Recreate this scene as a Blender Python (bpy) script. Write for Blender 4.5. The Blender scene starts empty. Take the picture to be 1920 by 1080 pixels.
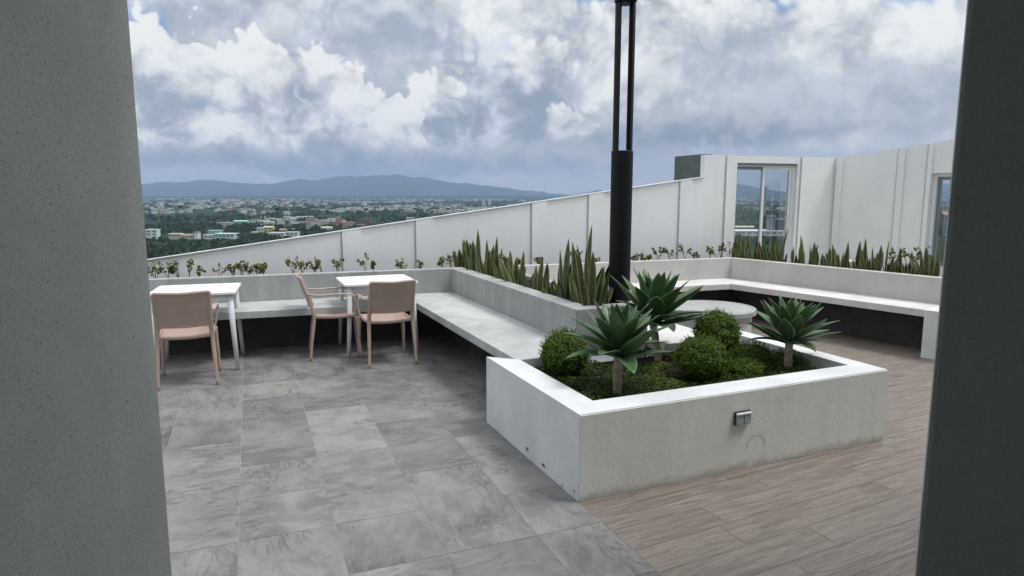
import bpy, bmesh, math, random
from mathutils import Vector, Matrix, noise
R = math.radians
SC = bpy.context.scene
C = SC.collection
# ---------------------------------------------------------------- camera
H = 1.68; FPX = 1240.0; PITCH = math.atan(176/1240)
cam_d = bpy.data.cameras.new("camera"); cam = bpy.data.objects.new("camera", cam_d); C.objects.link(cam)
cam.location = (0, 0, H); cam.rotation_euler = (R(90)-PITCH, 0, 0)
cam_d.sensor_width = 36; cam_d.lens = FPX/1920*36; cam_d.clip_start = 0.05; cam_d.clip_end = 60000
SC.camera = cam
SC.view_settings.view_transform = 'Standard'; SC.view_settings.look = 'None'
SC.view_settings.exposure = 0.34; SC.view_settings.gamma = 1
# ---------------------------------------------------------------- sun and sky
SUN_EL, SUN_AZ = R(64), R(97)          # azimuth clockwise from +Y
sl = bpy.data.lights.new("sun", 'SUN'); sl.energy = 1.9; sl.angle = R(18); sl.color = (1, .97, .92)
so = bpy.data.objects.new("sun", sl); C.objects.link(so)
sd = Vector((math.cos(SUN_EL)*math.sin(SUN_AZ), math.cos(SUN_EL)*math.cos(SUN_AZ), math.sin(SUN_EL)))
so.rotation_euler = sd.to_track_quat('Z', 'Y').to_euler(); so.location = (0, 0, 30)

class NT:
    """small helper to write node trees"""
    dim = '3D'
    def __init__(s, tree): s.t = tree; s.n = tree.nodes; s.l = tree.links
    def add(s, typ, **kw):
        n = s.n.new(typ)
        for k, v in kw.items():
            if k == 'inp':
                for kk, vv in v.items(): s.set(n, kk, vv)
            else: setattr(n, k, v)
        return n
    def set(s, n, k, v):
        if isinstance(v, bpy.types.NodeSocket): s.l.new(v, n.inputs[k])
        else: n.inputs[k].default_value = v
    def m(s, op, a, b=0.0, c=0.0, clamp=False):
        n = s.add('ShaderNodeMath', operation=op, use_clamp=clamp)
        for i, v in enumerate((a, b, c)): s.set(n, i, v)
        return n.outputs[0]
    def vm(s, op, a, b=(0, 0, 0), sc=None):
        n = s.add('ShaderNodeVectorMath', operation=op); s.set(n, 0, a); s.set(n, 1, b)
        if sc is not None: s.set(n, 3, sc)
        return n.outputs[1] if op in ('LENGTH', 'DOT_PRODUCT', 'DISTANCE') else n.outputs[0]
    def ramp(s, f, lo, hi, a=0.0, b=1.0, smooth=True):
        n = s.add('ShaderNodeMapRange', interpolation_type='SMOOTHSTEP' if smooth else 'LINEAR')
        for k, v in ((0, f), (1, lo), (2, hi), (3, a), (4, b)): s.set(n, k, v)
        return n.outputs[0]
    def mix(s, f, a, b, typ='MIX'):
        n = s.add('ShaderNodeMix', data_type='RGBA', blend_type=typ); s.set(n, 0, f)
        s.set(n, 6, a if isinstance(a, bpy.types.NodeSocket) or len(a) == 4 else (*a, 1))
        s.set(n, 7, b if isinstance(b, bpy.types.NodeSocket) or len(b) == 4 else (*b, 1))
        return n.outputs[2]
    def noise(s, vec, scale, detail=4, rough=.5, dist=0, lac=2.0):
        n = s.add('ShaderNodeTexNoise'); n.noise_dimensions = s.dim; s.set(n, 'Vector', vec)
        for k, v in (('Scale', scale), ('Detail', detail), ('Roughness', rough), ('Distortion', dist), ('Lacunarity', lac)): s.set(n, k, v)
        return n.outputs

def px_ang(x, y):
    u = (x-960)/FPX; v = -(y-540)/FPX
    d = Vector((u, math.cos(PITCH)+v*math.sin(PITCH), -math.sin(PITCH)+v*math.cos(PITCH))).normalized()
    return math.atan2(d.x, d.y), math.asin(d.z)

W = bpy.data.worlds.new("World"); SC.world = W; W.use_nodes = True
w = NT(W.node_tree); w.n.clear(); w.dim = '2D'
WS = 0.10
tc = w.add('ShaderNodeTexCoord').outputs['Generated']
sky = w.add('ShaderNodeTexSky', sky_type='NISHITA', sun_disc=False, sun_elevation=SUN_EL, sun_rotation=SUN_AZ,
            altitude=1500, air_density=1.2, dust_density=1.0, ozone_density=1.5).outputs[0]
sp = w.add('ShaderNodeSeparateXYZ'); w.set(sp, 0, tc)
az = w.m('ARCTAN2', sp.outputs[0], sp.outputs[1]); el = w.m('ARCSINE', sp.outputs[2])
cb = w.add('ShaderNodeCombineXYZ'); w.set(cb, 0, az); w.set(cb, 1, el); P = cb.outputs[0]
# billow distortion of the cloud plane at three sizes
def warp(vec, scale, amt, detail=3):
    nz = w.noise(vec, scale, detail, .55)[1]
    return w.vm('ADD', vec, w.vm('SCALE', w.vm('SUBTRACT', nz, (.5, .5, .5)), (0, 0, 0), amt))
PW = warp(P, 6, .045, 2); PW = warp(PW, 22, .020, 5)
vor = w.add('ShaderNodeTexVoronoi', feature='SMOOTH_F1', voronoi_dimensions='2D'); w.set(vor, 'Vector', PW); w.set(vor, 'Scale', 24); w.set(vor, 'Smoothness', .35)
vor2 = w.add('ShaderNodeTexVoronoi', feature='SMOOTH_F1', voronoi_dimensions='2D'); w.set(vor2, 'Vector', PW); w.set(vor2, 'Scale', 66); w.set(vor2, 'Smoothness', .35)
bil = w.m('ADD', w.m('MULTIPLY', vor.outputs[0], .65), w.m('MULTIPLY', vor2.outputs[0], .35))      # 0..~.6
soft = w.noise(w.vm('MULTIPLY', PW, (1, 1.6, 1)), 6, 6, .55)[0]
soft2 = w.noise(w.vm('MULTIPLY', P, (1, 2.6, 1)), 3.2, 5, .55)[0]
fine = w.noise(PW, 38, 5, .6)[0]
def K(r, g, b):
    f = lambda c: ((c/255+.055)/1.055)**2.4 if c > 10 else c/255/12.92
    return (f(r)*.86/WS, f(g)*.86/WS, f(b)*.86/WS, 1)
cover = w.ramp(soft, .36, .66)
base = w.mix(cover, K(166, 174, 183), K(228, 229, 229))
base = w.mix(w.ramp(el, R(11), R(3)), base, w.mix(soft2, K(150, 160, 171), K(196, 200, 201)))
base = w.mix(w.ramp(el, R(3.2), R(.6)), base, K(196, 195, 192))
# overhead and behind: bright broken cloud that lights the terrace
CB = 1.75/WS
over = w.mix(w.ramp(soft2, .42, .60), w.mix(.5, sky, K(190, 205, 228)), (CB, CB*.99, CB*.96, 1))
base = w.mix(w.ramp(el, R(18), R(38)), base, over)
WH = K(238, 239, 238); WH2 = K(218, 222, 226); GR = K(152, 163, 176); GD = K(142, 154, 168); BLU = K(104, 146, 206); BL2 = K(146, 176, 216)
body = w.noise(w.vm('MULTIPLY', PW, (1, 1.35, 1)), 9, 8, .56)[0]
def layer(col, puffs, light, dark, soft, base_soft=.55, bright=0.0):
    """a bank of cloud puffs that share one lighting: (x, y, rx, ry) measured on the photo, turned into azimuth and elevation"""
    d = 9.0; q = None
    for x, y, rx, ry in puffs:
        a, e = px_ang(x, y)
        n = w.add('ShaderNodeVectorMath', operation='MULTIPLY_ADD'); w.set(n, 0, PW); w.set(n, 1, (FPX/rx, FPX/ry, 0)); w.set(n, 2, (-a*FPX/rx, -e*FPX/ry, 0))
        ln = w.vm('LENGTH', n.outputs[0])
        if q is None: q, d = n.outputs[0], ln
        else:
            f = w.m('SMOOTH_MIN', ln, d, .12) if False else None
            mx = w.add('ShaderNodeMix', data_type='VECTOR'); w.set(mx, 0, w.ramp(w.m('SUBTRACT', ln, d), -.10, .10, 1, 0, False)); w.set(mx, 4, q); w.set(mx, 5, n.outputs[0])
            q = mx.outputs[1]; d = w.m('SMOOTH_MIN', ln, d, .10)
    dist = w.m('MULTIPLY_ADD', w.m('SUBTRACT', bil, .52), 1.1, d)
    qs = w.add('ShaderNodeSeparateXYZ'); w.set(qs, 0, q)
    sy = w.m('ADD', soft, w.ramp(qs.outputs[1], .2, -.7, 0, base_soft))
    mask = w.ramp(w.m('SUBTRACT', 1.0, dist), 0.0, sy)
    if light == dark: return w.mix(mask, col, light)
    lit = w.m('MULTIPLY_ADD', qs.outputs[1], .20, .10+bright)
    lit = w.m('MULTIPLY_ADD', w.m('SUBTRACT', dist, .7), .22, lit)
    lit = w.m('MULTIPLY_ADD', w.m('SUBTRACT', body, .5), 3.0 if soft < .4 else 2.1, lit)
    lit = w.m('MULTIPLY_ADD', w.m('SUBTRACT', fine, .5), .9, lit)
    lit = w.m('MULTIPLY_ADD', w.m('SUBTRACT', .50, bil), .9, lit)
    return w.mix(mask, col, w.mix(w.ramp(lit, -.45, .72), dark, light))
col = base
col = layer(col, [(268, 62, 60, 60), (1478, 8, 62, 34), (1055, -2, 90, 26), (90, 40, 160, 80)], BLU, BLU, .7)
col = layer(col, [(1715, 8, 110, 40), (1950, 60, 150, 90)], BL2, BL2, .8)
col = layer(col, [(700, 70, 330, 95), (420, 40, 210, 70), (640, 150, 210, 90), (880, 90, 150, 110)], K(214, 219, 225), K(162, 173, 187), .7)
col = layer(col, [(1010, 50, 150, 80), (1100, 130, 180, 110), (1330, 90, 230, 120), (1640, 120, 230, 120), (1560, 60, 180, 70)], WH, K(168, 177, 187), .5, .5, .12)
col = layer(col, [(1370, 150, 95, 75), (1470, 175, 110, 50), (1620, 190, 190, 50)], K(200, 206, 214), K(160, 170, 181), .6)
col = layer(col, [(940, 185, 120, 85), (985, 130, 70, 50), (870, 235, 110, 70), (990, 240, 75, 45)], K(218, 224, 231), GD, .25)
col = layer(col, [(815, 182, 55, 42), (1060, 232, 46, 38), (1010, 120, 60, 40)], WH, GR, .22, .5, .3)
col = layer(col, [(330, 150, 90, 80), (280, 190, 90, 105), (455, 165, 88, 80), (395, 215, 140, 80), (500, 240, 145, 62), (330, 255, 140, 44), (612, 170, 55, 58), (655, 215, 85, 55), (590, 258, 150, 42), (735, 245, 70, 55)], WH, GR, .10, .5, .16)
col = layer(col, [(640, 318, 560, 46), (1330, 262, 330, 42)], K(144, 154, 166), K(126, 139, 155), .9)
col = layer(col, [(430, 335, 200, 14), (960, 345, 220, 14)], K(206, 205, 202), K(176, 181, 186), .9)
col = layer(col, [(1560, 285, 260, 34)], K(214, 215, 214), K(176, 186, 196), .8)
w.set(bg := w.add('ShaderNodeBackground'), 0, col); w.set(bg, 1, WS)
w.l.new(bg.outputs[0], w.add('ShaderNodeOutputWorld').inputs[0])

# ---------------------------------------------------------------- projection helpers (numbers measured on the photo -> metres)
def ray(x, y):
    u = (x-960)/FPX; v = -(y-540)/FPX
    return Vector((u, math.cos(PITCH)+v*math.sin(PITCH), -math.sin(PITCH)+v*math.cos(PITCH)))
def gp(x, y, z=0.0):
    r = ray(x, y); t = (z-H)/r.z; return Vector((r.x*t, r.y*t))
def hit(x, y, q, d):
    """vertical plane through q along d: distance along d, height"""
    r = ray(x, y); det = r.x*(-d.y)+d.x*r.y
    s = (q.x*(-d.y)+d.x*q.y)/det; t = (r.x*q.y-r.y*q.x)/det
    return t*-1 if False else ((Vector((r.x*s, r.y*s))-q).dot(d)), H+r.z*s
def zat(y, Y):
    r = ray(960, y); return H+r.z*Y/r.y
A0 = Vector((.367, 3.438)); AU = R(23.2); eu = Vector((math.cos(AU), math.sin(AU))); ev = Vector((-math.sin(AU), math.cos(AU)))
def F(u, v): return A0+eu*u+ev*v

# ---------------------------------------------------------------- materials
def mat(name):
    m = bpy.data.materials.new(name); m.use_nodes = True; t = NT(m.node_tree)
    b = m.node_tree.nodes['Principled BSDF']; return m, t, b
def plaster(name, a, b_, scale=2.0, rough=.85, bump=.25, grain=90, streak=.0, spec=.3, speck=0):
    m, t, b = mat(name); pos = t.add('ShaderNodeNewGeometry').outputs['Position']
    n1 = t.noise(pos, scale, 6, .62, .4)[0]; n2 = t.noise(pos, grain, 3, .6)[0]
    st = t.noise(t.vm('MULTIPLY', pos, (7, 7, .35)), 1.3, 5, .65)[0]
    f = t.ramp(n1, .32, .68)
    if streak: f = t.m('ADD', t.m('MULTIPLY', f, 1-streak), t.m('MULTIPLY', t.ramp(st, .35, .68), streak))
    c = t.mix(f, a, b_)
    c = t.mix(t.m('MULTIPLY', t.ramp(n2, .42, .7), .22), c, tuple(x*.6 for x in a))
    if speck:
        sp_ = t.noise(pos, speck, 2, .5)[0]
        c = t.mix(t.ramp(sp_, .60, .72, 0, .6), c, tuple(x*.35 for x in a))
    t.set(b, 'Base Color', c); t.set(b, 'Roughness', rough); t.set(b, 'Specular IOR Level', spec)
    bp = t.add('ShaderNodeBump'); t.set(bp, 'Strength', bump); t.set(bp, 'Distance', .01)
    t.set(bp, 'Height', t.m('ADD', t.m('MULTIPLY', n2, .35), t.noise(pos, scale*6, 5, .6)[0])); t.set(b, 'Normal', bp.outputs[0])
    return m
M = {}
M['white'] = plaster('white_paint_plaster', (.74, .76, .765), (.82, .83, .83), 1.6, .8, .18, 120, .35)
M['whitetop'] = plaster('white_planter_paint', (.60, .62, .64), (.72, .735, .74), 2.2, .7, .2, 120)
M['concrete'] = plaster('grey_concrete_plaster', (.28, .295, .29), (.40, .41, .40), 2.2, .8, .3, 60, .55)
M['seat'] = plaster('pale_concrete_seat', (.36, .38, .375), (.50, .51, .50), 3.2, .65, .25, 80)
M['seatw'] = plaster('off_white_seat', (.56, .55, .54), (.68, .67, .65), 3, .7, .2, 80)
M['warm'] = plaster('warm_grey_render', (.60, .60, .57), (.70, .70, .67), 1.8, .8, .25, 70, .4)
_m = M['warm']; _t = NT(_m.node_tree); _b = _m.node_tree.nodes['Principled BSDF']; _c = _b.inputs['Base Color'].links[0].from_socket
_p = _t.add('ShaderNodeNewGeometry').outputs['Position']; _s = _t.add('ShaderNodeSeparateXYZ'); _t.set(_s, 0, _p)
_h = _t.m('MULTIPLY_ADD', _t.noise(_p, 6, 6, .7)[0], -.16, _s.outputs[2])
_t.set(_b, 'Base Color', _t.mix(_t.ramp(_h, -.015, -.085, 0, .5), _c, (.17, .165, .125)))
M['taupe'] = plaster('taupe_render', (.45, .445, .425), (.55, .545, .52), 2.2, .85, .25, 70, .35)
M['jamb'] = plaster('rough_grey_render', (.46, .485, .445), (.57, .595, .545), 1.5, .9, .35, 190, .12, .3, 150)
M['jamb2'] = plaster('dark_grey_render', (.42, .45, .435), (.50, .53, .51), 2.5, .8, .4, 150, .3)
M['gwall'] = plaster('grey_green_wall', (.10, .125, .115), (.13, .155, .14), 2, .8, .2, 90)  # dark grey green, used on the return wall only
M['mark'] = plaster('faint_mark', (.54, .54, .51), (.64, .64, .61), 6, .8, .1, 80)
M['shadewall'] = plaster('under_bench_shade', (.045, .045, .044), (.07, .068, .065), 3, .8, .2, 80)  # near black: the shade under the benches is put into the wall colour
M['side_shade_strip'] = plaster('grey_joint_paint', (.46, .475, .48), (.54, .55, .56), 3, .8, .1, 80)  # grey that stands in for the shaded left sides of the pilasters
M['soil'] = plaster('dark_soil', (.018, .014, .010), (.045, .034, .024), 14, 1, 1, 90, 0, .1)
M['cream'] = plaster('cream_block_paint', (.52, .50, .40), (.60, .57, .47), 3, .8, .2, 80)
def simple(name, col, rough=.5, metal=0, bumpn=0, var=.12, spec=.5):
    m, t, b = mat(name); pos = t.add('ShaderNodeTexCoord').outputs['Object']
    n = t.noise(pos, 18, 4, .6)[0]
    t.set(b, 'Base Color', t.mix(n, tuple(x*(1-var) for x in col), tuple(min(1, x*(1+var)) for x in col)))
    t.set(b, 'Roughness', rough); t.set(b, 'Metallic', metal); t.set(b, 'Specular IOR Level', spec)
    if bumpn:
        bp = t.add('ShaderNodeBump'); t.set(bp, 'Strength', bumpn); t.set(bp, 'Distance', .003)
        t.set(bp, 'Height', t.noise(pos, 260, 3, .6)[0]); t.set(b, 'Normal', bp.outputs[0])
    return m
M['resin'] = simple('brown_resin', (.41, .305, .255), .55, 0, .3)
M['tablewhite'] = simple('white_table_laminate', (.78, .80, .82), .35, 0, .1, .03)
M['tableleg'] = simple('white_table_leg_paint', (.60, .64, .66), .4, 0, .1, .04)
M['black'] = simple('black_powder_coat', (.006, .007, .009), .5, 0, .15, .2, .22)
M['frame'] = simple('white_window_frame', (.70, .72, .74), .35, 0, 0, .03)
M['alu'] = simple('grey_aluminium', (.22, .24, .25), .35, .6, 0, .1)
M['dark'] = simple('dark_gap', (.02, .022, .024), .6)
M['stem'] = simple('pale_agave_stem', (.34, .28, .21), .9, 0, 1, .5)
M['twig'] = simple('brown_twig', (.07, .055, .035), .9)
M['grey'] = simple('grey_outlet_plastic', (.30, .335, .34), .25, 0, 0, .1)
M['stain'] = simple('chipped_plaster', (.12, .12, .12), .9)
def glass(name, tint, fac, rough=.02):
    m, t, b = mat(name); m.node_tree.nodes.remove(b)
    tr = t.add('ShaderNodeBsdfTransparent'); t.set(tr, 0, (*tint, 1)); gl = t.add('ShaderNodeBsdfGlossy'); t.set(gl, 'Roughness', rough)
    fr = t.add('ShaderNodeFresnel'); t.set(fr, 0, 1.45)
    mx = t.add('ShaderNodeMixShader'); t.set(mx, 0, t.m('MULTIPLY', fr.outputs[0], fac)); t.l.new(tr.outputs[0], mx.inputs[1]); t.l.new(gl.outputs[0], mx.inputs[2])
    t.l.new(mx.outputs[0], m.node_tree.nodes['Material Output'].inputs[0]); return m
M['glass'] = glass('clear_window_glass', (.86, .90, .90), 1.0)
M['screen'] = glass('clear_screen_glass', (.90, .955, .945), .5)
def rndmat(name, cols, rough=.5, spec=.4, trans=0.0, attr='rnd'):
    m, t, b = mat(name)
    at = t.add('ShaderNodeAttribute', attribute_name=attr).outputs['Fac']
    cr = t.add('ShaderNodeValToRGB'); t.set(cr, 0, at); e = cr.color_ramp.elements
    while len(e) < len(cols): e.new(.5)
    for i, c in enumerate(cols): e[i].position = i/(len(cols)-1); e[i].color = (*c, 1)
    t.set(b, 'Base Color', cr.outputs[0]); t.set(b, 'Roughness', rough); t.set(b, 'Specular IOR Level', spec)
    if trans:
        tl = t.add('ShaderNodeBsdfTranslucent'); t.set(tl, 0, cr.outputs[0]); mx = t.add('ShaderNodeMixShader'); t.set(mx, 0, trans)
        t.l.new(b.outputs[0], mx.inputs[1]); t.l.new(tl.outputs[0], mx.inputs[2]); t.l.new(mx.outputs[0], m.node_tree.nodes['Material Output'].inputs[0])
    return m
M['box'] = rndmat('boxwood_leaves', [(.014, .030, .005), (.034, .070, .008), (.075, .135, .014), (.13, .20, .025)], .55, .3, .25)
M['cover'] = rndmat('ground_cover_leaves', [(.012, .022, .006), (.034, .065, .010), (.07, .125, .018), (.13, .18, .035)], .6, .25, .2)
M['weed'] = rndmat('weed_leaves', [(.035, .05, .012), (.08, .10, .02), (.20, .20, .03), (.10, .12, .03)], .6, .3, .3)
M['forest'] = rndmat('forest_foliage', [(.012, .024, .010), (.025, .045, .015), (.045, .07, .022)], .9, .1)
M['house'] = rndmat('pale_house_walls', [(.55, .54, .52), (.68, .67, .65), (.42, .38, .33), (.75, .75, .74), (.30, .16, .12), (.60, .60, .62)], .8, .2)
def agave_mat():
    m, t, b = mat('agave_leaf'); uv = t.add('ShaderNodeUVMap').outputs[0]; s = t.add('ShaderNodeSeparateXYZ'); t.set(s, 0, uv)
    edge = t.ramp(t.m('ABSOLUTE', t.m('SUBTRACT', s.outputs[0], .5)), .40, .5)
    n = t.noise(t.vm('MULTIPLY', uv, (14, 1.5, 1)), 2.5, 4, .6)[0]
    at = t.add('ShaderNodeAttribute', attribute_name='rnd').outputs['Fac']
    c = t.mix(n, (.030, .072, .024), (.062, .135, .045)); c = t.mix(t.m('MULTIPLY', at, .5), c, (.075, .15, .05))
    c = t.mix(t.m('MULTIPLY', edge, .5), c, (.12, .20, .10)); t.set(b, 'Base Color', c); t.set(b, 'Roughness', .42); t.set(b, 'Specular IOR Level', .45)
    return m
M['agave'] = agave_mat()
def snake_mat():
    m, t, b = mat('snake_plant_leaf'); uv = t.add('ShaderNodeUVMap').outputs[0]; s = t.add('ShaderNodeSeparateXYZ'); t.set(s, 0, uv)
    edge = t.ramp(t.m('ABSOLUTE', t.m('SUBTRACT', s.outputs[0], .5)), .26, .34)
    bands = t.noise(t.vm('MULTIPLY', uv, (1.2, 26, 1)), 1.6, 4, .7, 1.2)[0]
    at = t.add('ShaderNodeAttribute', attribute_name='rnd').outputs['Fac']
    c = t.mix(t.ramp(bands, .38, .62), (.028, .045, .016), (.085, .105, .045)); c = t.mix(edge, c, t.mix(at, (.27, .28, .11), (.11, .14, .05)))
    t.set(b, 'Base Color', c); t.set(b, 'Roughness', .5); t.set(b, 'Specular IOR Level', .35); return m
M['snake'] = snake_mat()
def stone_mat():
    m, t, b = mat('grey_stone_tile'); uv = t.add('ShaderNodeUVMap').outputs[0]
    at = t.add('ShaderNodeAttribute', attribute_name='rnd').outputs['Fac']; at2 = t.add('ShaderNodeAttribute', attribute_name='rnd2').outputs['Fac']
    big = t.noise(uv, 1.7, 5, .55, 1.0)[0]; mid = t.noise(t.vm('MULTIPLY', uv, (1, 1.9, 1)), 5, 12, .74, .8)[0]; tiny = t.noise(uv, 120, 3, .6)[0]
    wv = t.noise(t.vm('MULTIPLY', uv, (1, 2.2, 1)), 2.1, 6, .6, 2.2)[0]
    vein = t.ramp(t.m('ABSOLUTE', t.m('SUBTRACT', wv, .5)), .0, .030, 1, 0)
    vmask = t.ramp(t.noise(uv, 1.9, 2, .5)[0], .46, .60)
    c = t.mix(t.ramp(big, .3, .7), (.132, .135, .136), (.245, .243, .237)); c = t.mix(t.m('MULTIPLY', t.ramp(mid, .42, .66), .5), c, (.31, .303, .29))
    c = t.mix(t.m('MULTIPLY', t.ramp(mid, .50, .30), .5), c, (.11, .114, .12))
    c = t.mix(t.m('MULTIPLY', t.m('MULTIPLY', vein, vmask), .6), c, (.05, .052, .055))
    c = t.mix(t.m('MULTIPLY', at, .75), c, (.60, .61, .63), 'MULTIPLY'); c = t.mix(t.m('MULTIPLY', at2, .8), c, (1.24, 1.21, 1.16), 'MULTIPLY')
    c = t.mix(t.m('MULTIPLY', t.ramp(tiny, .4, .7), .18), c, (.10, .10, .10))
    t.set(b, 'Base Color', c); t.set(b, 'Roughness', t.ramp(mid, .3, .7, .42, .6)); t.set(b, 'Specular IOR Level', .35)
    bp = t.add('ShaderNodeBump'); t.set(bp, 'Strength', .25); t.set(bp, 'Distance', .004); t.set(bp, 'Height', t.m('ADD', mid, t.m('MULTIPLY', tiny, .3))); t.set(b, 'Normal', bp.outputs[0])
    return m
M['stone'] = stone_mat()
def plank_mat():
    m, t, b = mat('wood_look_plank'); uv = t.add('ShaderNodeUVMap').outputs[0]
    at = t.add('ShaderNodeAttribute', attribute_name='rnd').outputs['Fac']; at2 = t.add('ShaderNodeAttribute', attribute_name='rnd2').outputs['Fac']
    su = t.vm('MULTIPLY', uv, (1.0, 14.0, 1)); g1 = t.noise(su, 3.0, 8, .68, 1.0)[0]; g2 = t.noise(t.vm('MULTIPLY', uv, (2, 40, 1)), 3, 4, .6)[0]
    wv = t.noise(t.vm('MULTIPLY', uv, (1.0, 5, 1)), 1.7, 3, .5, 1.6)[0]; rings = t.m('FRACT', t.m('MULTIPLY', wv, 11)); rings = t.ramp(t.m('ABSOLUTE', t.m('SUBTRACT', rings, .5)), .1, .5)
    c = t.mix(t.ramp(g1, .30, .70), (.12, .102, .088), (.285, .25, .218)); c = t.mix(t.m('MULTIPLY', rings, .28), c, (.15, .12, .10))
    c = t.mix(t.m('MULTIPLY', t.ramp(g2, .5, .75), .35), c, (.11, .088, .075)); c = t.mix(t.m('MULTIPLY', at, .22), c, (.15, .125, .108)); c = t.mix(t.m('MULTIPLY', at2, .18), c, (.30, .26, .23))
    t.set(b, 'Base Color', c); t.set(b, 'Roughness', .5); t.set(b, 'Specular IOR Level', .35)
    bp = t.add('ShaderNodeBump'); t.set(bp, 'Strength', .2); t.set(bp, 'Distance', .003); t.set(bp, 'Height', g1); t.set(b, 'Normal', bp.outputs[0])
    return m
M['plank'] = plank_mat()
M['grout'] = simple('pale_grout', (.36, .36, .35), .9)
def land_mat(name, a, b_, c_, s):
    m, t, b = mat(name); pos = t.add('ShaderNodeNewGeometry').outputs['Position']
    n = t.noise(pos, s, 8, .65)[0]; n2 = t.noise(pos, s*7, 6, .6)[0]
    c = t.mix(t.ramp(n, .38, .62), a, b_); c = t.mix(t.m('MULTIPLY', t.ramp(n2, .55, .7), .5), c, c_); t.set(b, 'Base Color', c); t.set(b, 'Roughness', 1); t.set(b, 'Specular IOR Level', .05); return m
M['plain'] = land_mat('wooded_plain', (.020, .032, .016), (.035, .045, .022), (.075, .08, .055), .004)
M['hill'] = land_mat('wooded_hills', (.010, .020, .016), (.020, .030, .022), (.03, .035, .03), .0012)
M['chim'] = simple('weathered_concrete_far', (.30, .30, .30), .9)
for nm, cc in dict(farwhite=(.72, .72, .70), farcream=(.60, .52, .38), faryellow=(.60, .50, .26), farpink=(.42, .24, .20), farblue=(.50, .60, .64), fargreen=(.42, .62, .52), farred=(.24, .10, .08), fardark=(.07, .08, .10), fargrey=(.30, .31, .33)).items():
    M[nm] = simple(nm+'_paint', cc, .85, 0, 0, .08, .2)

# ---------------------------------------------------------------- object helpers
def tag(o, label=None, cat=None, group=None, kind=None):
    if label: o['label'] = label
    if cat: o['category'] = cat
    if group: o['group'] = group
    if kind: o['kind'] = kind
    return o
class MB:
    def __init__(s): s.v = []; s.f = []; s.uv = []; s.r = []; s.r2 = []
    def face(s, pts, uv=None, r=0., r2=0.):
        i = len(s.v); s.v += [tuple(p) for p in pts]; s.f.append(list(range(i, i+len(pts)))); s.uv.append(uv or [(0, 0)]*len(pts)); s.r.append(r); s.r2.append(r2)
    def grid(s, rows, uvs=None, r=0., closed=False):
        i = len(s.v); n = len(rows[0])
        for q in rows: s.v += [tuple(p) for p in q]
        for a in range(len(rows)-1):
            for b in range(n if closed else n-1):
                c = (b+1) % n; ids = [(a, b), (a, c), (a+1, c), (a+1, b)]
                s.f.append([i+x*n+y for x, y in ids]); s.uv.append([uvs[x][y] for x, y in ids] if uvs else [(0, 0)]*4); s.r.append(r); s.r2.append(0)
        return i
    def prism(s, poly, z0, z1):
        """poly CCW list of 2D points; z1 number or list"""
        n = len(poly); zt = z1 if isinstance(z1, (list, tuple)) else [z1]*n; zb = z0 if isinstance(z0, (list, tuple)) else [z0]*n
        i = len(s.v); s.v += [(p[0], p[1], b) for p, b in zip(poly, zb)]+[(p[0], p[1], t) for p, t in zip(poly, zt)]
        fs = [[i+k for k in range(n)][::-1], [i+n+k for k in range(n)]]+[[i+k, i+(k+1) % n, i+n+(k+1) % n, i+n+k] for k in range(n)]
        for f in fs: s.f.append(f); s.uv.append([(0, 0)]*len(f)); s.r.append(0.); s.r2.append(0.)
    def box(s, cx, cy, cz, sx, sy, sz, rot=0):
        c, q = math.cos(rot), math.sin(rot); P_ = [(-sx/2, -sy/2), (sx/2, -sy/2), (sx/2, sy/2), (-sx/2, sy/2)]
        s.prism([(cx+x*c-y*q, cy+x*q+y*c) for x, y in P_], cz-sz/2, cz+sz/2)
    def tube(s, pts, rad, n=10, flat=1.0, up=Vector((0, 0, 1)), cap=True):
        pts = [Vector(p) for p in pts]; rows = []
        rads = rad if isinstance(rad, (list, tuple)) else [rad]*len(pts)
        for k, p in enumerate(pts):
            t = (pts[min(k+1, len(pts)-1)]-pts[max(k-1, 0)]).normalized()
            a = t.cross(up); a = a.normalized() if a.length > 1e-4 else Vector((1, 0, 0)); b = a.cross(t).normalized()
            rows.append([p+a*math.cos(2*math.pi*j/n)*rads[k]+b*math.sin(2*math.pi*j/n)*rads[k]*flat for j in range(n)])
        i = s.grid(rows, closed=True)
        if cap:
            s.f.append([i+j for j in range(n)][::-1]); s.f.append([i+(len(rows)-1)*n+j for j in range(n)])
            for _ in range(2): s.uv.append([(0, 0)]*n); s.r.append(0.); s.r2.append(0.)
    def build(s, name, m, parent=None, bevel=0, smooth=False, loc=None):
        me = bpy.data.meshes.new(name); off = Vector(loc) if loc else (parent.get('_o') and Vector(parent['_o']) if parent and '_o' in parent.keys() else Vector((0, 0, 0)))
        vv = [(x-off.x, y-off.y, z-off.z) for x, y, z in s.v] if off.length else s.v
        me.from_pydata(vv, [], s.f); me.update()
        uvl = me.uv_layers.new(name='UVMap'); flat = [c for f in s.uv for q_ in f for c in q_]; uvl.data.foreach_set('uv', flat)
        for nm, arr in (('rnd', s.r), ('rnd2', s.r2)):
            at = me.attributes.new(nm, 'FLOAT', 'FACE'); at.data.foreach_set('value', arr)
        if smooth: me.polygons.foreach_set('use_smooth', [True]*len(me.polygons))
        me.materials.append(m); o = bpy.data.objects.new(name, me); C.objects.link(o)
        if loc: o.location = loc
        if parent: o.parent = parent
        if bevel:
            bv = o.modifiers.new('bevel', 'BEVEL'); bv.width = bevel; bv.segments = 2; bv.limit_method = 'ANGLE'; bv.angle_limit = R(40)
        return o
def empty(name, loc, rz=0, **kw):
    o = bpy.data.objects.new(name, None); C.objects.link(o); o.location = loc; o.rotation_euler = (0, 0, rz); o.empty_display_size = .1
    return tag(o, **kw)
def copy_tree(o, parent=None):
    c = o.copy(); C.objects.link(c); c.parent = parent
    for ch in list(o.children): copy_tree(ch, c)
    return c
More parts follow.
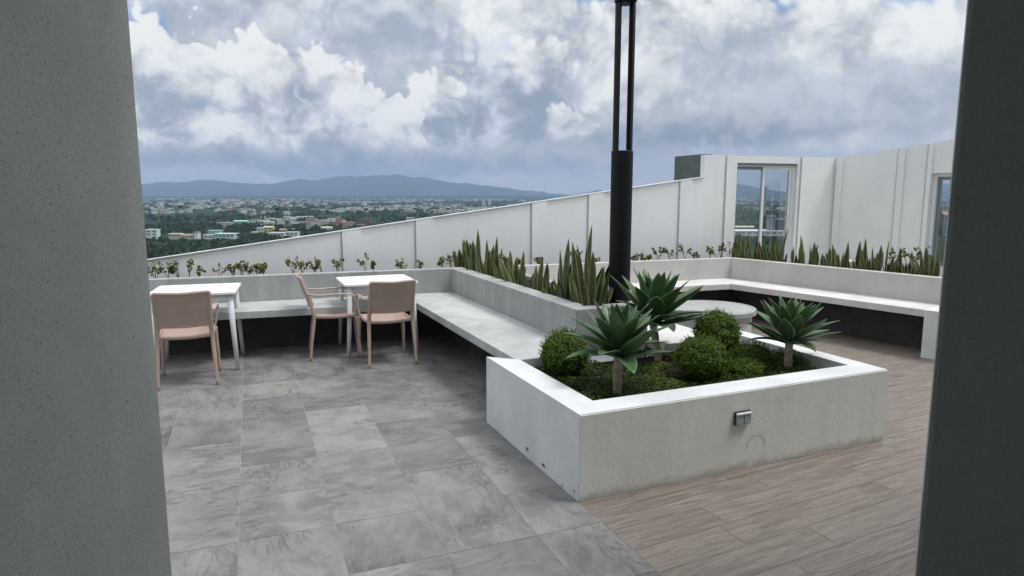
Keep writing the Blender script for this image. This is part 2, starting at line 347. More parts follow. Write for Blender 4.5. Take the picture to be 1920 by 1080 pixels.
def thing_at(name, p, z, **kw):
    """Empty at a world spot whose parts are written in world metres and shifted"""
    o = empty(name, (p[0], p[1], z), **kw); o['_o'] = (p[0], p[1], z); return o
def struct(o): o['kind'] = 'structure'; return o

# ================================================================ STRUCTURE
# --- floors
def clip(poly, n, c):
    out = []
    for i in range(len(poly)):
        a, b = poly[i], poly[(i+1) % len(poly)]; da, db = a.dot(n)-c, b.dot(n)-c
        if da >= 0: out.append(a)
        if (da >= 0) != (db >= 0): out.append(a+(b-a)*(da/(da-db)))
    return out
mb = MB(); mb.face([(-14, -4, -.002), (14, -4, -.002), (14, 16, -.002), (-14, 16, -.002)])
struct(mb.build('terrace_slab', M['grout']))
rng = random.Random(4)
def lay(name, m, ang, o, w_, l_, along_u, side, box_, jitter, gap=.0026):
    e1 = Vector((math.cos(ang), math.sin(ang))); e2 = Vector((-math.sin(ang), math.cos(ang))); mb = MB()
    for k in range(*box_[0]):
        pos = box_[1][0]*l_ + (rng.random()*l_ if jitter else 0)
        while pos < box_[1][1]*l_:
            ln = l_ if jitter else (l_ if rng.random() < .74 else l_*2)
            if along_u: c = [o+e1*(pos+gap/2)+e2*(k*w_+gap/2), o+e1*(pos+ln-gap/2)+e2*(k*w_+gap/2), o+e1*(pos+ln-gap/2)+e2*((k+1)*w_-gap/2), o+e1*(pos+gap/2)+e2*((k+1)*w_-gap/2)]
            else: c = [o+e1*(k*w_+gap/2)+e2*(pos+gap/2), o+e1*((k+1)*w_-gap/2)+e2*(pos+gap/2), o+e1*((k+1)*w_-gap/2)+e2*(pos+ln-gap/2), o+e1*(k*w_+gap/2)+e2*(pos+ln-gap/2)]
            pos += ln
            pieces = []
            for vs, uc in ((-1, 0.0), (1, 1.1)):
                p = clip(c, ev*vs, vs*(A0.dot(ev)+1.3)); 
                if len(p) >= 3: p = clip(p, eu*side, side*(A0.dot(eu)+uc)+.002)
                if len(p) >= 3: pieces.append(p)
            ox, oy = rng.random()*40, rng.random()*40; fl = rng.random() < .5
            ra, rb = rng.random()**1.6, rng.random()**2.5
            for p in pieces:
                uv = [((q-o).dot(e1)+ox, (q-o).dot(e2)+oy) for q in p]
                if not along_u and fl: uv = [(b_, a_) for a_, b_ in uv]
                mb.face([(q.x, q.y, 0) for q in p], uv, ra, rb)
    return struct(mb.build(name, m))
lay('stone_tile_floor', M['stone'], R(21.6), gp(595, 856), .46, .48, False, -1, ((-24, 8), (-9, 16)), False)
lay('wood_plank_floor', M['plank'], R(26.5), gp(1376, 978), .20, 1.2, True, 1, ((-26, 60), (-3, 9)), True)

# --- planter in front (box of four walls)
PH = .5
pl = thing_at('planter', F(1.2, .7), 0, label='low rectangular white planter holding agaves and round shrubs at the centre of the terrace', cat='planter')
mb = MB()
def uvp(mb, pts, z0, z1): mb.prism([F(*p) for p in pts], z0, z1)
uvp(mb, [(0, .003), (.19, .19), (.19, 1.23), (0, 1.41)], 0, PH)
uvp(mb, [(2.38, .003), (2.38, 1.41), (2.235, 1.23), (2.235, .19)], 0, PH)
uvp(mb, [(0, .003), (2.38, .003), (2.235, .19), (.19, .19)], 0, PH)
uvp(mb, [(2.06, 1.23), (2.235, 1.23), (2.38, 1.41), (2.06, 1.41)], 0, PH)
uvp(mb, [(.19, 1.23), (2.06, 1.23), (2.06, 1.41), (0, 1.41)], 0, .415)
mb.build('wall', M['whitetop'], pl)
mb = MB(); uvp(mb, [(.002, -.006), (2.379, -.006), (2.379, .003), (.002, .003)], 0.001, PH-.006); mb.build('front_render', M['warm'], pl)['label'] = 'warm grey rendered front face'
mb = MB(); uvp(mb, [(.19, .19), (2.235, .19), (2.235, 1.23), (.19, 1.23)], .02, .41); mb.build('soil', M['soil'], pl)
# outlet on the front face
fo = F(0, -.008); s0, z0 = hit(1375, 797, fo, eu); s1, z1 = hit(1405, 768, fo, eu); z0 -= 0; zc = (z0+z1)/2
so_ = thing_at('power_outlet', fo+eu*(s0+s1)/2, zc, label='small grey double power outlet on the planter front', cat='outlet')
def fbox(mb, s_a, s_b, o_a, o_b, za, zb, q=fo, d=eu, n=ev): mb.prism([q+d*s_a+n*o_a, q+d*s_b+n*o_a, q+d*s_b+n*o_b, q+d*s_a+n*o_b], za, zb)
mb = MB(); fbox(mb, s0, s1, -.012, 0, zc-.042, zc+.042); mb.build('back_plate', M['dark'], so_, .002)
for k in (0, 1):
    a = s0+.006+k*(s1-s0-.006)/2; b = a+(s1-s0-.018)/2
    mb = MB(); fbox(mb, a, b, -.026, -.0125, zc-.034, zc+.024); mb.build('socket', M['grey'], so_, .002)
    mb = MB(); fbox(mb, a-.002, b+.002, -.032, -.0125, zc+.026, zc+.036); mb.build('hinged_lid', M['frame'], so_, .002)
# plaster patch ring and chips at the planter
mb = MB(); s2, z2 = hit(1418, 832, fo, eu)
rows = [[Vector((*(fo+eu*(s2+math.cos(t)*r)-ev*.0012), max(z2+math.sin(t)*r*.9, .004))) for t in [R(-10+k*10) for k in range(21)]] for r in (.066, .074)]
mb.grid(rows); mb.build('trowel_mark', M['mark'], pl)
fl_ = F(-.002, 0)
for (x, y, ww, hh) in ((988, 842, .035, .03), (1019, 873, .05, .022), (1054, 910, .014, .02), (1076, 921, .012, .02)):
    s_, z_ = hit(x, y, fl_, ev); mb = MB(); pts = []
    for k in range(9):
        t = k/9*2*math.pi; rr = .5*(.75+.4*rng.random()); pts.append(Vector((*(fl_+ev*(s_+math.cos(t)*ww*rr)), max(.004, z_+math.sin(t)*hh*rr))))
    mb.face(pts); mb.build('chipped_patch', M['stain'], pl)

# --- back line of the benches
dB = Vector((math.cos(R(19)), math.sin(R(19)))); nB = Vector((-dB.y, dB.x)); PB = Vector((-3.1, 7.17))
def WB(s, o): return PB+dB*s+nB*o
def along(x, q, d):  # distance along a plan line where the photo column x meets it
    return hit(x, 500, q, d)[0]
SZ = .5; ST = .075; RZ = .785
def isect(p, d, q, e):
    det = d.x*(-e.y)+e.x*d.y; r = q-p; t = (r.x*(-e.y)+e.x*r.y)/det; return p+d*t
# divider lines
dF0 = F(.78, 0); dR0 = F(1.45, 0)
cL = isect(dF0, ev, PB, dB)        # inner corner left bench
cM = isect(dR0, ev, PB, dB)
cR = Vector((3.1, 9.32)); dC = Vector((math.cos(R(-56)), math.sin(R(-56)))); nC = Vector((-dC.y, dC.x))   # right run
endR = cR+dC*2.95
# left bench
b1 = thing_at('concrete_bench', (cL+F(.2, 2.6))/2, 0, label='L-shaped grey concrete bench built along the back wall and divider behind the tables', cat='bench')
sf = F(.165, 0); fc = isect(sf, ev, PB-nB*.67, dB)
mb = MB(); lf = -3.6
mb.prism([WB(lf, -.62), fc, F(.165, 1.23), F(.78, 1.23), cL, WB(lf, 0)], SZ-ST, SZ)
mb.build('seat', M['seat'], b1, .006)
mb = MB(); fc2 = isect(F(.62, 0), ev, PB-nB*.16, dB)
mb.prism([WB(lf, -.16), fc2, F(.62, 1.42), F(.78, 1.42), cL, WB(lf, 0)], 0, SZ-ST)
mb.build('support_wall', M['shadewall'], b1)  # painted as dark as the shade below the seat
# right bench, U-shaped
b2 = thing_at('concrete_bench', cR-nB*.4, 0, label='U-shaped off-white bench around the far seating corner behind the planter', cat='bench')
sd_ = .50
f0 = F(2.05, 0); i1 = isect(f0, ev, PB-nB*sd_, dB); i2 = isect(PB-nB*sd_, dB, cR-nC*-sd_ if False else cR-Vector((dC.y*-1, dC.x))*sd_, dC)
mb = MB()
mb.prism([F(1.45, 1.23), F(2.05, 1.23), i1, cM], SZ-ST, SZ)
mb.prism([i1, i2, cR, cM], SZ-ST, SZ)
e_in = endR-nC*sd_
mb.prism([i2, e_in, endR, cR], SZ-ST, SZ)
mb.build('seat', M['seatw'], b2, .004)
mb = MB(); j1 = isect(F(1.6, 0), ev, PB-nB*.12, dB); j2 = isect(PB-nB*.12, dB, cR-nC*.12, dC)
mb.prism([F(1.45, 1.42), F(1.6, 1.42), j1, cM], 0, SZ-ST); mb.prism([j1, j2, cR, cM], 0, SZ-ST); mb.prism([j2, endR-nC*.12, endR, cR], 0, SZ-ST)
mb.build('support_wall', M['shadewall'], b2)  # same painted under-seat shade as the left bench
bb = gp(1725.5, 670.5); bd = Vector((math.cos(R(-52)), math.sin(R(-52)))); bn = Vector((-bd.y, bd.x))
mb = MB(); mb.prism([bb, bb+bd*.55, bb+bd*.55+bn*.62, bb+bn*.62], 0, SZ+.004)
mb.build('end_block', M['whitetop'], b2, .005)['label'] = 'white painted end block'

# --- planter walls behind the benches
rp = thing_at('raised_planter', cL+nB*.3, 0, label='long grey concrete planter behind the left bench and along the divider to the lamp post', cat='planter')
TW = .17
mb = MB()
k1 = isect(F(.78+TW, 0), ev, PB+nB*.13, dB)
mb.prism([WB(-4.4, 0), cL, k1, WB(-4.4, .13)], 0, RZ)
mb.prism([F(.78, 1.47), F(.78+TW, 1.62), k1, cL], 0, RZ)
mb.prism([F(.78, 1.47), F(1.45, 1.47), F(1.45-.1, 1.62), F(.78+TW, 1.62)], 0, RZ)
k2 = isect(F(1.35, 0), ev, PB+nB*.13, dB)
mb.prism([F(1.45, 1.47), cM, k2, F(1.35, 1.62)], 0, RZ-.01)
mb.build('wall', M['concrete'], rp, .005)
mb = MB(); mb.prism([F(.78+TW, 1.62), F(1.35, 1.62), k2, k1], .3, RZ-.05)
mb.prism([WB(-4.4, .13), k1, k1+nB*.47, WB(-4.4, .6)], .3, RZ-.06)
mb.prism([k1, k2, k2+nB*.47, k1+nB*.47], .3, RZ-.06)
mb.build('soil', M['soil'], rp)
rp2 = thing_at('raised_planter', cR+nB*.3, 0, label='taupe grey planter wall with snake plants behind the far right bench', cat='planter')
mb = MB(); k3 = isect(PB+nB*.12, dB, cR+nC*.12, dC); k2b = isect(F(1.45, 0), ev, PB+nB*.12, dB)
mb.prism([cM, cR, k3, k2b], 0, RZ); mb.prism([cR, endR, endR+nC*.12, k3], 0, RZ)
mb.build('wall', M['taupe'], rp2, .004)
mb = MB(); kk = WB(3.6, 0)
mb.prism([k2b, k3, k3+nB*.46, k2b+nB*.46], .3, RZ-.06); mb.prism([k3, endR+nC*.12, endR+nC*.62, k3+nC*.5+nB*.46, k3+nB*.46], .3, RZ-.06)
mb.build('soil', M['soil'], rp2)
mb = MB(); mb.prism([k3+nB*.47+nC*.2, endR+nC*.625, endR+nC*3.2, WB(9, .60)], .1, .56)
tag(mb.build('gravel_ledge', M['cream']), kind='structure')

# --- outer white walls
WO = .60; qW = PB+nB*WO
def sW(x, y=400): return hit(x, y, qW, dB)
sa, za = sW(285, 487); sb, zb = sW(1320, 332.6)
rate = (zb-za)/(sb-sa)
def ztop(s): return za+(s-sa)*rate
PT = .018
w1 = thing_at('parapet_wall', qW+dB*3, 0, label='long white parapet wall with raking top rising to the right behind the plants', cat='wall')
mb = MB(); s_l = -4.6
mb.prism([WB(s_l, WO), WB(sb, WO), WB(sb, WO+.08), WB(s_l, WO+.08)], 0, [ztop(s_l), zb, zb, ztop(s_l)])
mb.build('wall', M['white'], w1)
def pil(x0, x1, par, top=None):
    a, b = sW(x0)[0], sW(x1)[0]; t0, t1 = (ztop(a), ztop(b)) if top is None else (top, top)
    mb = MB(); mb.prism([WB(a, WO-PT), WB(b, WO-PT), WB(b, WO), WB(a, WO)], 0, [t0, t1, t1, t0]); mb.build('pilaster', M['white'], par)
    mb = MB(); mb.prism([WB(a-.022, WO-.004), WB(a-.002, WO-.004), WB(a-.002, WO), WB(a-.022, WO)], 0, [t0-.01]*4); mb.build('side_shade_strip', M['side_shade_strip'], par)  # thin grey strip paints the shaded left side of the pilaster
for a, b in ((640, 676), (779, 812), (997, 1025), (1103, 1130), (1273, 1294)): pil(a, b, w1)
# coping strip along the raked top
mb = MB(); mb.prism([WB(s_l, WO-.021), WB(sb-.003, WO-.021), WB(sb-.003, WO+.09), WB(s_l, WO+.09)], [ztop(s_l)+.001, zb+.001, zb+.001, ztop(s_l)+.001], [ztop(s_l)+.010, zb+.010, zb+.010, ztop(s_l)+.010])
mb.build('coping', M['whitetop'], w1)
# tall wall with window
TZ = 2.25
w2 = thing_at('tall_wall', WB(sb+1, WO), 0, label='tall white wall section with the sliding window between two pilasters', cat='wall')
wl = sW(1377)[0]; wr = sW(1491)[0]; wz0 = .60; wz1 = sW(1430, 306)[1]; sc_ = sW(1560)[0]
mb = MB()
mb.prism([WB(sb, WO), WB(wl, WO), WB(wl, WO+.22), WB(sb, WO+.22)], 0, TZ)
mb.prism([WB(wr, WO), WB(sc_, WO), WB(sc_+.2, WO+.22), WB(wr, WO+.22)], 0, TZ)
mb.prism([WB(wl, WO), WB(wr, WO), WB(wr, WO+.22), WB(wl, WO+.22)], wz1, TZ)
mb.prism([WB(wl, WO), WB(wr, WO), WB(wr, WO+.22), WB(wl, WO+.22)], 0, wz0)
mb.build('wall', M['white'], w2)
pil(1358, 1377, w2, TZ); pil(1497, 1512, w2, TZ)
rA = WB(sb+.004, WO+.02); rB = rA+(Vector((2.56, 10.5))-rA).normalized()*.72
mb = MB(); rd = (rB-rA).normalized(); rn = Vector((rd.y, -rd.x))
mb.prism([rA, rA+rn*.14, rB+rn*.14, rB], 1.2, TZ+.012)
mb.build('return_wall', M['gwall'], w2)['label'] = 'grey green return at the end of the tall wall'
def window(par, q, d, n, a, b, z0, z1, inset):
    """sliding window: outer frame, two sashes with their panes"""
    f = MB(); B = lambda m_, s_a, s_b, o_a, o_b, zz0, zz1: m_.prism([q+d*s_a+n*o_a, q+d*s_b+n*o_a, q+d*s_b+n*o_b, q+d*s_a+n*o_b], zz0, zz1)
    t = .05; B(f, a+.001, a+t, inset, inset+.09, z0+.001, z1-.001); B(f, b-t, b-.001, inset, inset+.09, z0+.001, z1-.001); B(f, a+t, b-t, inset, inset+.09, z1-t, z1-.001); B(f, a+t, b-t, inset, inset+.09, z0+.001, z0+t)
    fr = f.build('window_frame', M['frame'], par, .003); fr['_o'] = tuple(par['_o']); mid = (a+b)/2
    for k, (s0_, s1_) in enumerate(((a+t, mid+.03), (mid-.03, b-t))):
        m_ = MB(); o = inset+.048-.03*k; w_ = .045
        B(m_, s0_+.002, s0_+w_, o, o+.026, z0+t+.001, z1-t-.001); B(m_, s1_-w_, s1_-.002, o, o+.026, z0+t+.001, z1-t-.001); B(m_, s0_+w_, s1_-w_, o, o+.026, z1-t-w_, z1-t-.001); B(m_, s0_+w_, s1_-w_, o, o+.026, z0+t+.001, z0+t+w_)
        sh = m_.build('sash', M['frame'] if k else M['alu'], fr)
        g2 = MB(); B(g2, s0_+w_, s1_-w_, o+.010, o+.014, z0+t+w_, z1-t-w_); g2.build('pane', M['glass'], fr)
    return fr
_parts = MB
window(w2, qW, dB, nB, wl, wr, wz0, wz1, .05)
# blind box over the window
mb = MB(); mb.prism([WB(wl+.02, WO+.02), WB(wr-.02, WO+.02), WB(wr-.02, WO+.05), WB(wl+.02, WO+.05)], wz1-.03, wz1-.004); mb.build('head_drip', M['alu'], w2)
# right-hand wall
qC = WB(sc_, WO); eC = Vector((math.cos(R(-57)), math.sin(R(-57)))); nCc = Vector((-eC.y, eC.x))
def hC(x, y=400): return hit(x, y, qC, eC)
w3 = thing_at('side_wall', qC+eC*1.5, 0, label='white wall at far right with pilasters and second sliding window', cat='wall')
e1_, zt1 = hC(1789, 262); a_ = hC(1741)[0]; b_ = a_+1.05; wz = hC(1745, 325)[1]; rC = (zt1-TZ)/e1_
ztc = lambda s: TZ+rC*s
def cw(mb, s0_, s1_, z0_, z1_=None, o0=0, o1=.22): mb.prism([qC+eC*s0_+nCc*o0, qC+eC*s1_+nCc*o0, qC+eC*s1_+nCc*o1, qC+eC*s0_+nCc*o1], z0_, z1_ if z1_ is not None else [ztc(s0_), ztc(s1_), ztc(s1_), ztc(s0_)])
mb = MB(); cw(mb, 0, a_, 0); cw(mb, b_, 5, 0); cw(mb, a_, b_, wz); cw(mb, a_, b_, 0, .62); mb.build('wall', M['white'], w3)
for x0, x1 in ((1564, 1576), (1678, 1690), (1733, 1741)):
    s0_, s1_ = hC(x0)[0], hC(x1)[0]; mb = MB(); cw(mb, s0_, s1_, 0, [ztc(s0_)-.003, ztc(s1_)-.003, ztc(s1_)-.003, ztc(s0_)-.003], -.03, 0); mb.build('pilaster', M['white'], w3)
    mb = MB(); cw(mb, s0_-.03, s0_-.002, 0, [ztc(s0_)-.01]*4, -.004, 0); mb.build('side_shade_strip', M['side_shade_strip'], w3)  # painted side shade again, left of each pilaster
window(w3, qC, eC, nCc, a_, b_, .62, wz, .05)
mb = MB(); cw(mb, .3, 4.6, .555, .64, -.22, -.085); mb.build('ledge', M['whitetop'], w3)
p_ = cR+nC*1.0+dC*1.25
cbk = MB(); cbk.box(p_.x, p_.y, .66, .35, .25, .26, R(-56)); tag(cbk.build('concrete_block', M['cream'], None, .01, loc=(p_.x, p_.y, .53)), 'small cream block behind the snake plants in front of the right wall', 'block')

# --- glass screen beyond the parapet
GO = .95; qG = PB+nB*GO
gs = thing_at('glass_balustrade', qG+dB*2, 0, label='frameless glass balustrade with small dark clamps beyond the white parapet', cat='balustrade')
seams = [hit(x, 386, qG, dB)[0] for x in (338, 526, 692, 840)]; st_ = (seams[3]-seams[0])/3
edges = [seams[0]+k*st_ for k in range(-4, 6)]
for a, b in zip(edges, edges[1:]):
    mb = MB(); mb.prism([qG+dB*(a+.006), qG+dB*(b-.006), qG+dB*(b-.006)+nB*.012, qG+dB*(a+.006)+nB*.012], .3, 1.655); mb.build('glass_panel', M['screen'], gs)
for k, a in enumerate(edges[1:9]):
    zc_ = [1.535, 1.50, 1.49, 1.485][max(0, min(3, k-3))]
    mb = MB(); mb.prism([qG+dB*(a-.024)-nB*.014, qG+dB*(a+.024)-nB*.014, qG+dB*(a+.024)-nB*.002, qG+dB*(a-.024)-nB*.002], zc_-.013, zc_+.010)
    mb.tube([(*(qG+dB*a-nB*.03), zc_), (*(qG+dB*a-nB*.012), zc_)], .012, 10); mb.build('clamp', M['dark'], gs)

# --- building round the camera: the doorway it looks out of
jl = Vector((-.815, 1.475)); jd = Vector((.12, -.99)).normalized()
bl = thing_at('doorway_wall', jl, 0, label='rough grey rendered doorway wall filling the left edge', cat='wall')
mb = MB(); mb.prism([jl, jl-eu*7, jl-eu*7-ev*.3, jl-eu*2.2-ev*.3, jl-eu*2.2-ev*1.6, jl+jd*1.6], 0, 3.4); mb.build('wall', M['jamb'], bl, .004)
jr = Vector((.723, 1.105))
br = thing_at('doorway_wall', jr, 0, label='dark grey rendered doorway column filling the right edge', cat='wall')
mb = MB(); mb.prism([jr, jr+Vector((.92,-.10)), jr+Vector((7,-.10)), jr+Vector((7,.35)), jr+Vector((.30,.40))], 0, 3.4); mb.build('wall', M['jamb2'], br, .01)
rm = thing_at('building', (0, -1.5), 0, label='unseen roof and rear walls added for shade behind the viewpoint', cat='building')
mb = MB(); mb.prism([jl-eu*7-ev*3.6, jr+eu*7-ev*4.2, jr+eu*7+ev*.35, jl-eu*7+ev*.05], 3.403, 3.75); mb.build('roof_slab', M['jamb2'], rm)  # out of view, added to shade the doorway and the space behind it
mb = MB(); c0 = jl-ev*3.4-eu*2
mb.prism([c0, c0+eu*9, c0+eu*9+ev*.2, c0+ev*.2], 0, 3.4); mb.build('rear_wall', M['jamb2'], rm)

# ================================================================ LAND BEYOND
GZ = -50.0
def ground_depth(y): return (GZ-H)/ray(960, y).z*ray(960, y).y
def hump(x, y):
    return 22*math.exp(-(((x+1250)/420)**2+((y-3100)/500)**2))+14*math.exp(-(((x+300)/500)**2+((y-4200)/600)**2))
mb = MB(); rows = []
ys = [14, 60, 150, 300, 500, 700, 900, 1200, 1600, 2000, 2400, 2800, 3200, 3600, 4200, 5000, 6500, 8500, 11000, 12500, 14000]
for y in ys: rows.append([Vector((x*(.9*y+400)/24, y, GZ-1+hump(x*(.9*y+400)/24, y)*(1 if y > 1200 else 0))) for x in range(-24, 25)])
mb.grid(rows); struct(mb.build('plain', M['plain'], smooth=True))
ridge = [(-400, 340), (0, 342), (200, 347), (270, 346), (300, 342), (330, 344), (390, 338), (440, 343), (510, 346), (570, 339), (600, 340), (640, 334), (700, 332), (760, 330), (790, 335), (820, 343), (880, 345), (940, 352), (1000, 358), (1040, 363), (1070, 365), (1110, 359), (1150, 356), (1250, 352), (1380, 352), (1450, 357), (1500, 360), (1600, 352), (1800, 345), (2400, 340)]
def ry(x):
    for (a, ya), (b, yb) in zip(ridge, ridge[1:]):
        if a <= x <= b: return ya+(yb-ya)*(x-a)/(b-a)
    return 340
mb = MB(); rows = []
D0 = 12000
prof = [(-3200, 0), (-2500, .16), (-1900, .30), (-1300, .52), (-800, .72), (-350, .9), (0, 1.0), (400, .86), (1000, .5), (1800, 0)]
for dy, hh in prof:
    row = []
    for k in range(0, 561):
        x = -400+k*5; X = (x-960)/FPX*D0; D = D0+dy
        top = (364-ry(x))/FPX*D0*1.07
        nz = noise.noise(Vector((X*.0011, D*.0013, 3)))*110+noise.noise(Vector((X*.004, D*.004, 7)))*26
        z = GZ-6+(top-GZ)*hh+(nz*(1 if 0 < hh < 1 else .0)*min(1, top/100+.25))+((noise.noise(Vector((X*.003, 1, 2)))*36+noise.noise(Vector((X*.008, 4, 2)))*22+noise.noise(Vector((X*.03, 8, 2)))*8) if hh == 1 else 0)
        row.append(Vector((X*D/D0 if dy < 0 else X, D, z)))
    rows.append(row)
mb.grid(rows); struct(mb.build('mountains', M['hill'], smooth=True))

# near forest mass: leafy lumps
def lump(mb, x, y, z, r, h, rr, n=26):
    for i in range(n):
        t = rr.random()*2*math.pi; e = rr.uniform(-.15, 1); q = rr.uniform(.72, 1.05)
        c = Vector((x+math.cos(t)*r*q*math.sqrt(max(0, 1-e*e*.8)), y+math.sin(t)*r*q*math.sqrt(max(0, 1-e*e*.8)), z+h*(.45+.5*e)))
        s = r*rr.uniform(.28, .5); a = Vector((rr.uniform(-1, 1), rr.uniform(-1, 1), rr.uniform(-1, 1))).normalized(); b = a.orthogonal().normalized(); k = rr.random()
        mb.face([c+a*s, c+b*s, c-a*s*.8, c-b*s], None, k)

# buildings told apart: (x0,x1,ytop,ybase, wall, roof, depth scale, label)
BL = [
 (276, 297, 430, 446, 'farwhite', 'farwhite', 'plain white block at far left, standing above dark trees beside the doorway wall'),
 (319, 341, 438, 450, 'farcream', 'farwhite', 'cream villa with several white roofs among trees, right of the white block'),
 (342, 364, 440, 448, 'farcream', 'farpink', 'cream house with brownish red roof joined to the cream villa'),
 (351, 362, 449, 453, 'farwhite', 'farwhite', 'tiny white shed in the trees below the red roofed house'),
 (366, 373, 435, 449, 'farwhite', 'fargrey', 'narrow white tower house right of the red roofed house'),
 (384, 401, 440, 449, 'farwhite', 'farwhite', 'small white house left of the long pale blue hall'),
 (406, 443, 438, 451, 'farblue', 'farwhite', 'long pale blue hall with white roof and dark strip window'),
 (393, 415, 432, 436, 'farblue', 'farblue', 'thin flat grey green roof above the pale blue hall'),
 (440, 465, 414, 423, 'fargreen', 'fargreen', 'mint green roofed hall in the middle of the trees'),
 (416, 440, 417, 422, 'farwhite', 'farwhite', 'low white building left of the mint green hall'),
 (470, 486, 411, 421, 'farwhite', 'fargrey', 'white building with grey roof right of the mint green hall'),
 (486, 504, 413, 422, 'farwhite', 'farwhite', 'long white building behind the yellow block'),
 (483, 496, 427, 437, 'farwhite', 'farwhite', 'white block joined to the left of the yellow block'),
 (496, 513, 425, 438, 'faryellow', 'farcream', 'pale yellow block with vertical ribs near the parapet'),
 (473, 482, 435, 440, 'farwhite', 'farwhite', 'small white roof among trees below the white block'),
 (507, 535, 436, 444, 'farwhite', 'farwhite', 'low white flat roofed shed directly in front of the yellow block'),
 (525, 537, 430, 437, 'farpink', 'farpink', 'pinkish roofed house behind the two white sheds'),
 (538, 560, 435, 446, 'farwhite', 'farwhite', 'brightest white shed, touching the parapet line'),
 (545, 551, 429, 433, 'farblue', 'farwhite', 'tiny pale blue house behind the brightest white shed'),
 (575, 587, 422, 428, 'farwhite', 'farcream', 'small white house with cream roof in the trees right of the white sheds'),
 (603, 623, 426, 433, 'farwhite', 'farcream', 'pale row of houses just above the parapet at its first pilaster'),
 (643, 649, 415, 430, 'farpink', 'farpink', 'narrow pink tower just above the parapet'),
 (672, 694, 411, 424, 'farred', 'farred', 'brick red apartment block just above the parapet'),
 (763, 776, 408, 416, 'farwhite', 'farwhite', 'white block peeping over the parapet at the third pilaster'),
 (632, 654, 391, 397, 'farwhite', 'farwhite', 'long white factory roof on the distant plain'),
 (905, 909, 376, 386, 'farwhite', 'farwhite', 'left one of the two slim white far towers before the mountains'),
 (916, 920, 375, 386, 'farwhite', 'farwhite', 'right one of the two slim white far towers before the mountains'),
 (1440, 1452, 404, 440, 'fargrey', 'fargrey', 'grey apartment block seen through the first window'),
 (1453, 1470, 410, 440, 'fardark', 'fargrey', 'dark apartment block beside the grey one in the first window'),
 (1372, 1412, 425, 433, 'farpink', 'farcream', 'brownish low houses seen through the left pane of the first window'),
 (1366, 1470, 433, 441, 'farwhite', 'farwhite', 'long bright white roof seen through the first window'),
 (1738, 1762, 384, 440, 'fardark', 'fargrey', 'dark office block seen through the second window'),
 (1764, 1800, 400, 440, 'fargrey', 'farpink', 'grey block right of the dark office block in the second window'),
]
for (x0, x1, yt, yb, wm, rmn, lab) in BL:
    if yb > 447: yb = 447
    D = ground_depth(yb); D = min(D, 2600 if yb > 390 else 3100); z0 = GZ; ppm = FPX/D; wd = (x1-x0)/ppm*(1.0)
    xc = ((x0+x1)/2-960)/FPX*D/ (math.cos(PITCH)) * math.cos(PITCH); zt = zat(yt, D); dp = min(max(wd*.6, 8), 40)
    xc = ray((x0+x1)/2, yt).x/ray((x0+x1)/2, yt).y*(D+dp/2)
    o = thing_at('building', (xc, D+dp/2), z0, label=lab, cat='building')
    rh = max(.8, (zt-z0)*.08); mb = MB(); mb.box(xc, D+dp/2, (z0+zt-rh)/2-.5, wd, dp, zt-rh-z0+1)
    mb.build('wall', M[wm], o)
    mb = MB()
    if rmn in ('farpink', 'fargreen', 'farcream'):
        e_ = .4; X0, X1, Y0, Y1 = xc-wd/2-e_, xc+wd/2+e_, D-e_, D+dp+e_; zr = zt-rh
        mb.v += [(X0, Y0, zr), (X1, Y0, zr), (X1, Y1, zr), (X0, Y1, zr), (X0, (Y0+Y1)/2, zt+rh), (X1, (Y0+Y1)/2, zt+rh)]
        for f in ([0, 1, 5, 4], [2, 3, 4, 5], [0, 4, 3], [1, 2, 5], [3, 2, 1, 0]): mb.f.append(f); mb.uv.append([(0, 0)]*len(f)); mb.r.append(0); mb.r2.append(0)
    else: mb.box(xc, D+dp/2, zt-rh/2+.01, wd+1, dp+1, rh)
    mb.build('roof', M[rmn], o)
    nst = int((zt-rh-z0)/3.4)
    if x1-x0 >= 9 and nst >= 1:
        cnt = 0; cols_ = max(2, min(9, int(wd/4.5)))
        for r_ in range(min(nst, 9)):
            for c_ in range(cols_):
                zc_ = zt-rh-1.9-r_*3.4
                if zc_ < z0+1 or cnt >= 60: continue
                cnt += 1; ww = wd/cols_; mb = MB(); mb.box(xc-wd/2+ww*(c_+.5), D-.05, zc_, ww*.5, .2, 1.5); mb.build('window', M['fardark'], o)
rr = random.Random(11); mb = MB()
def hides(x, y, zt, r):
    px = 960+x/y*FPX; yt = 364-(zt-H)/y*FPX
    for b in BL:
        if b[0]-r/y*FPX*.8 < px < b[1]+r/y*FPX*.8 and yt < b[3]-4.5 and y < ground_depth(min(b[3], 447))+30 and b[3] > 400: return True
    return False
for i in range(2300):
    y = 430+rr.random()**.8*560; x = -(.62*y)+rr.random()*1.05*y; r_ = rr.uniform(3.2, 6); h_ = rr.uniform(5, 10)
    if y > 700 and noise.noise(Vector((x*.006, y*.006, 5))) < -.15: continue
    if hides(x, y, GZ+h_, r_): continue
    lump(mb, x, y, GZ, r_, h_, rr, 26)
for i in range(2600):
    y = 990+rr.random()**1.3*2300; x = -(.62*y)+rr.random()*1.4*y; r_ = rr.uniform(6, 13); h_ = rr.uniform(4, 8)
    if noise.noise(Vector((x*.004, y*.004, 5))) < -.1: continue
    if hides(x, y, GZ+h_, r_): continue
    lump(mb, x, y, GZ+hump(x, y), r_, h_, rr, 9)
tag(mb.build('woodland', M['forest']), kind='stuff', label='dark green tree canopy spreading over the plain below the terrace', cat='woodland')
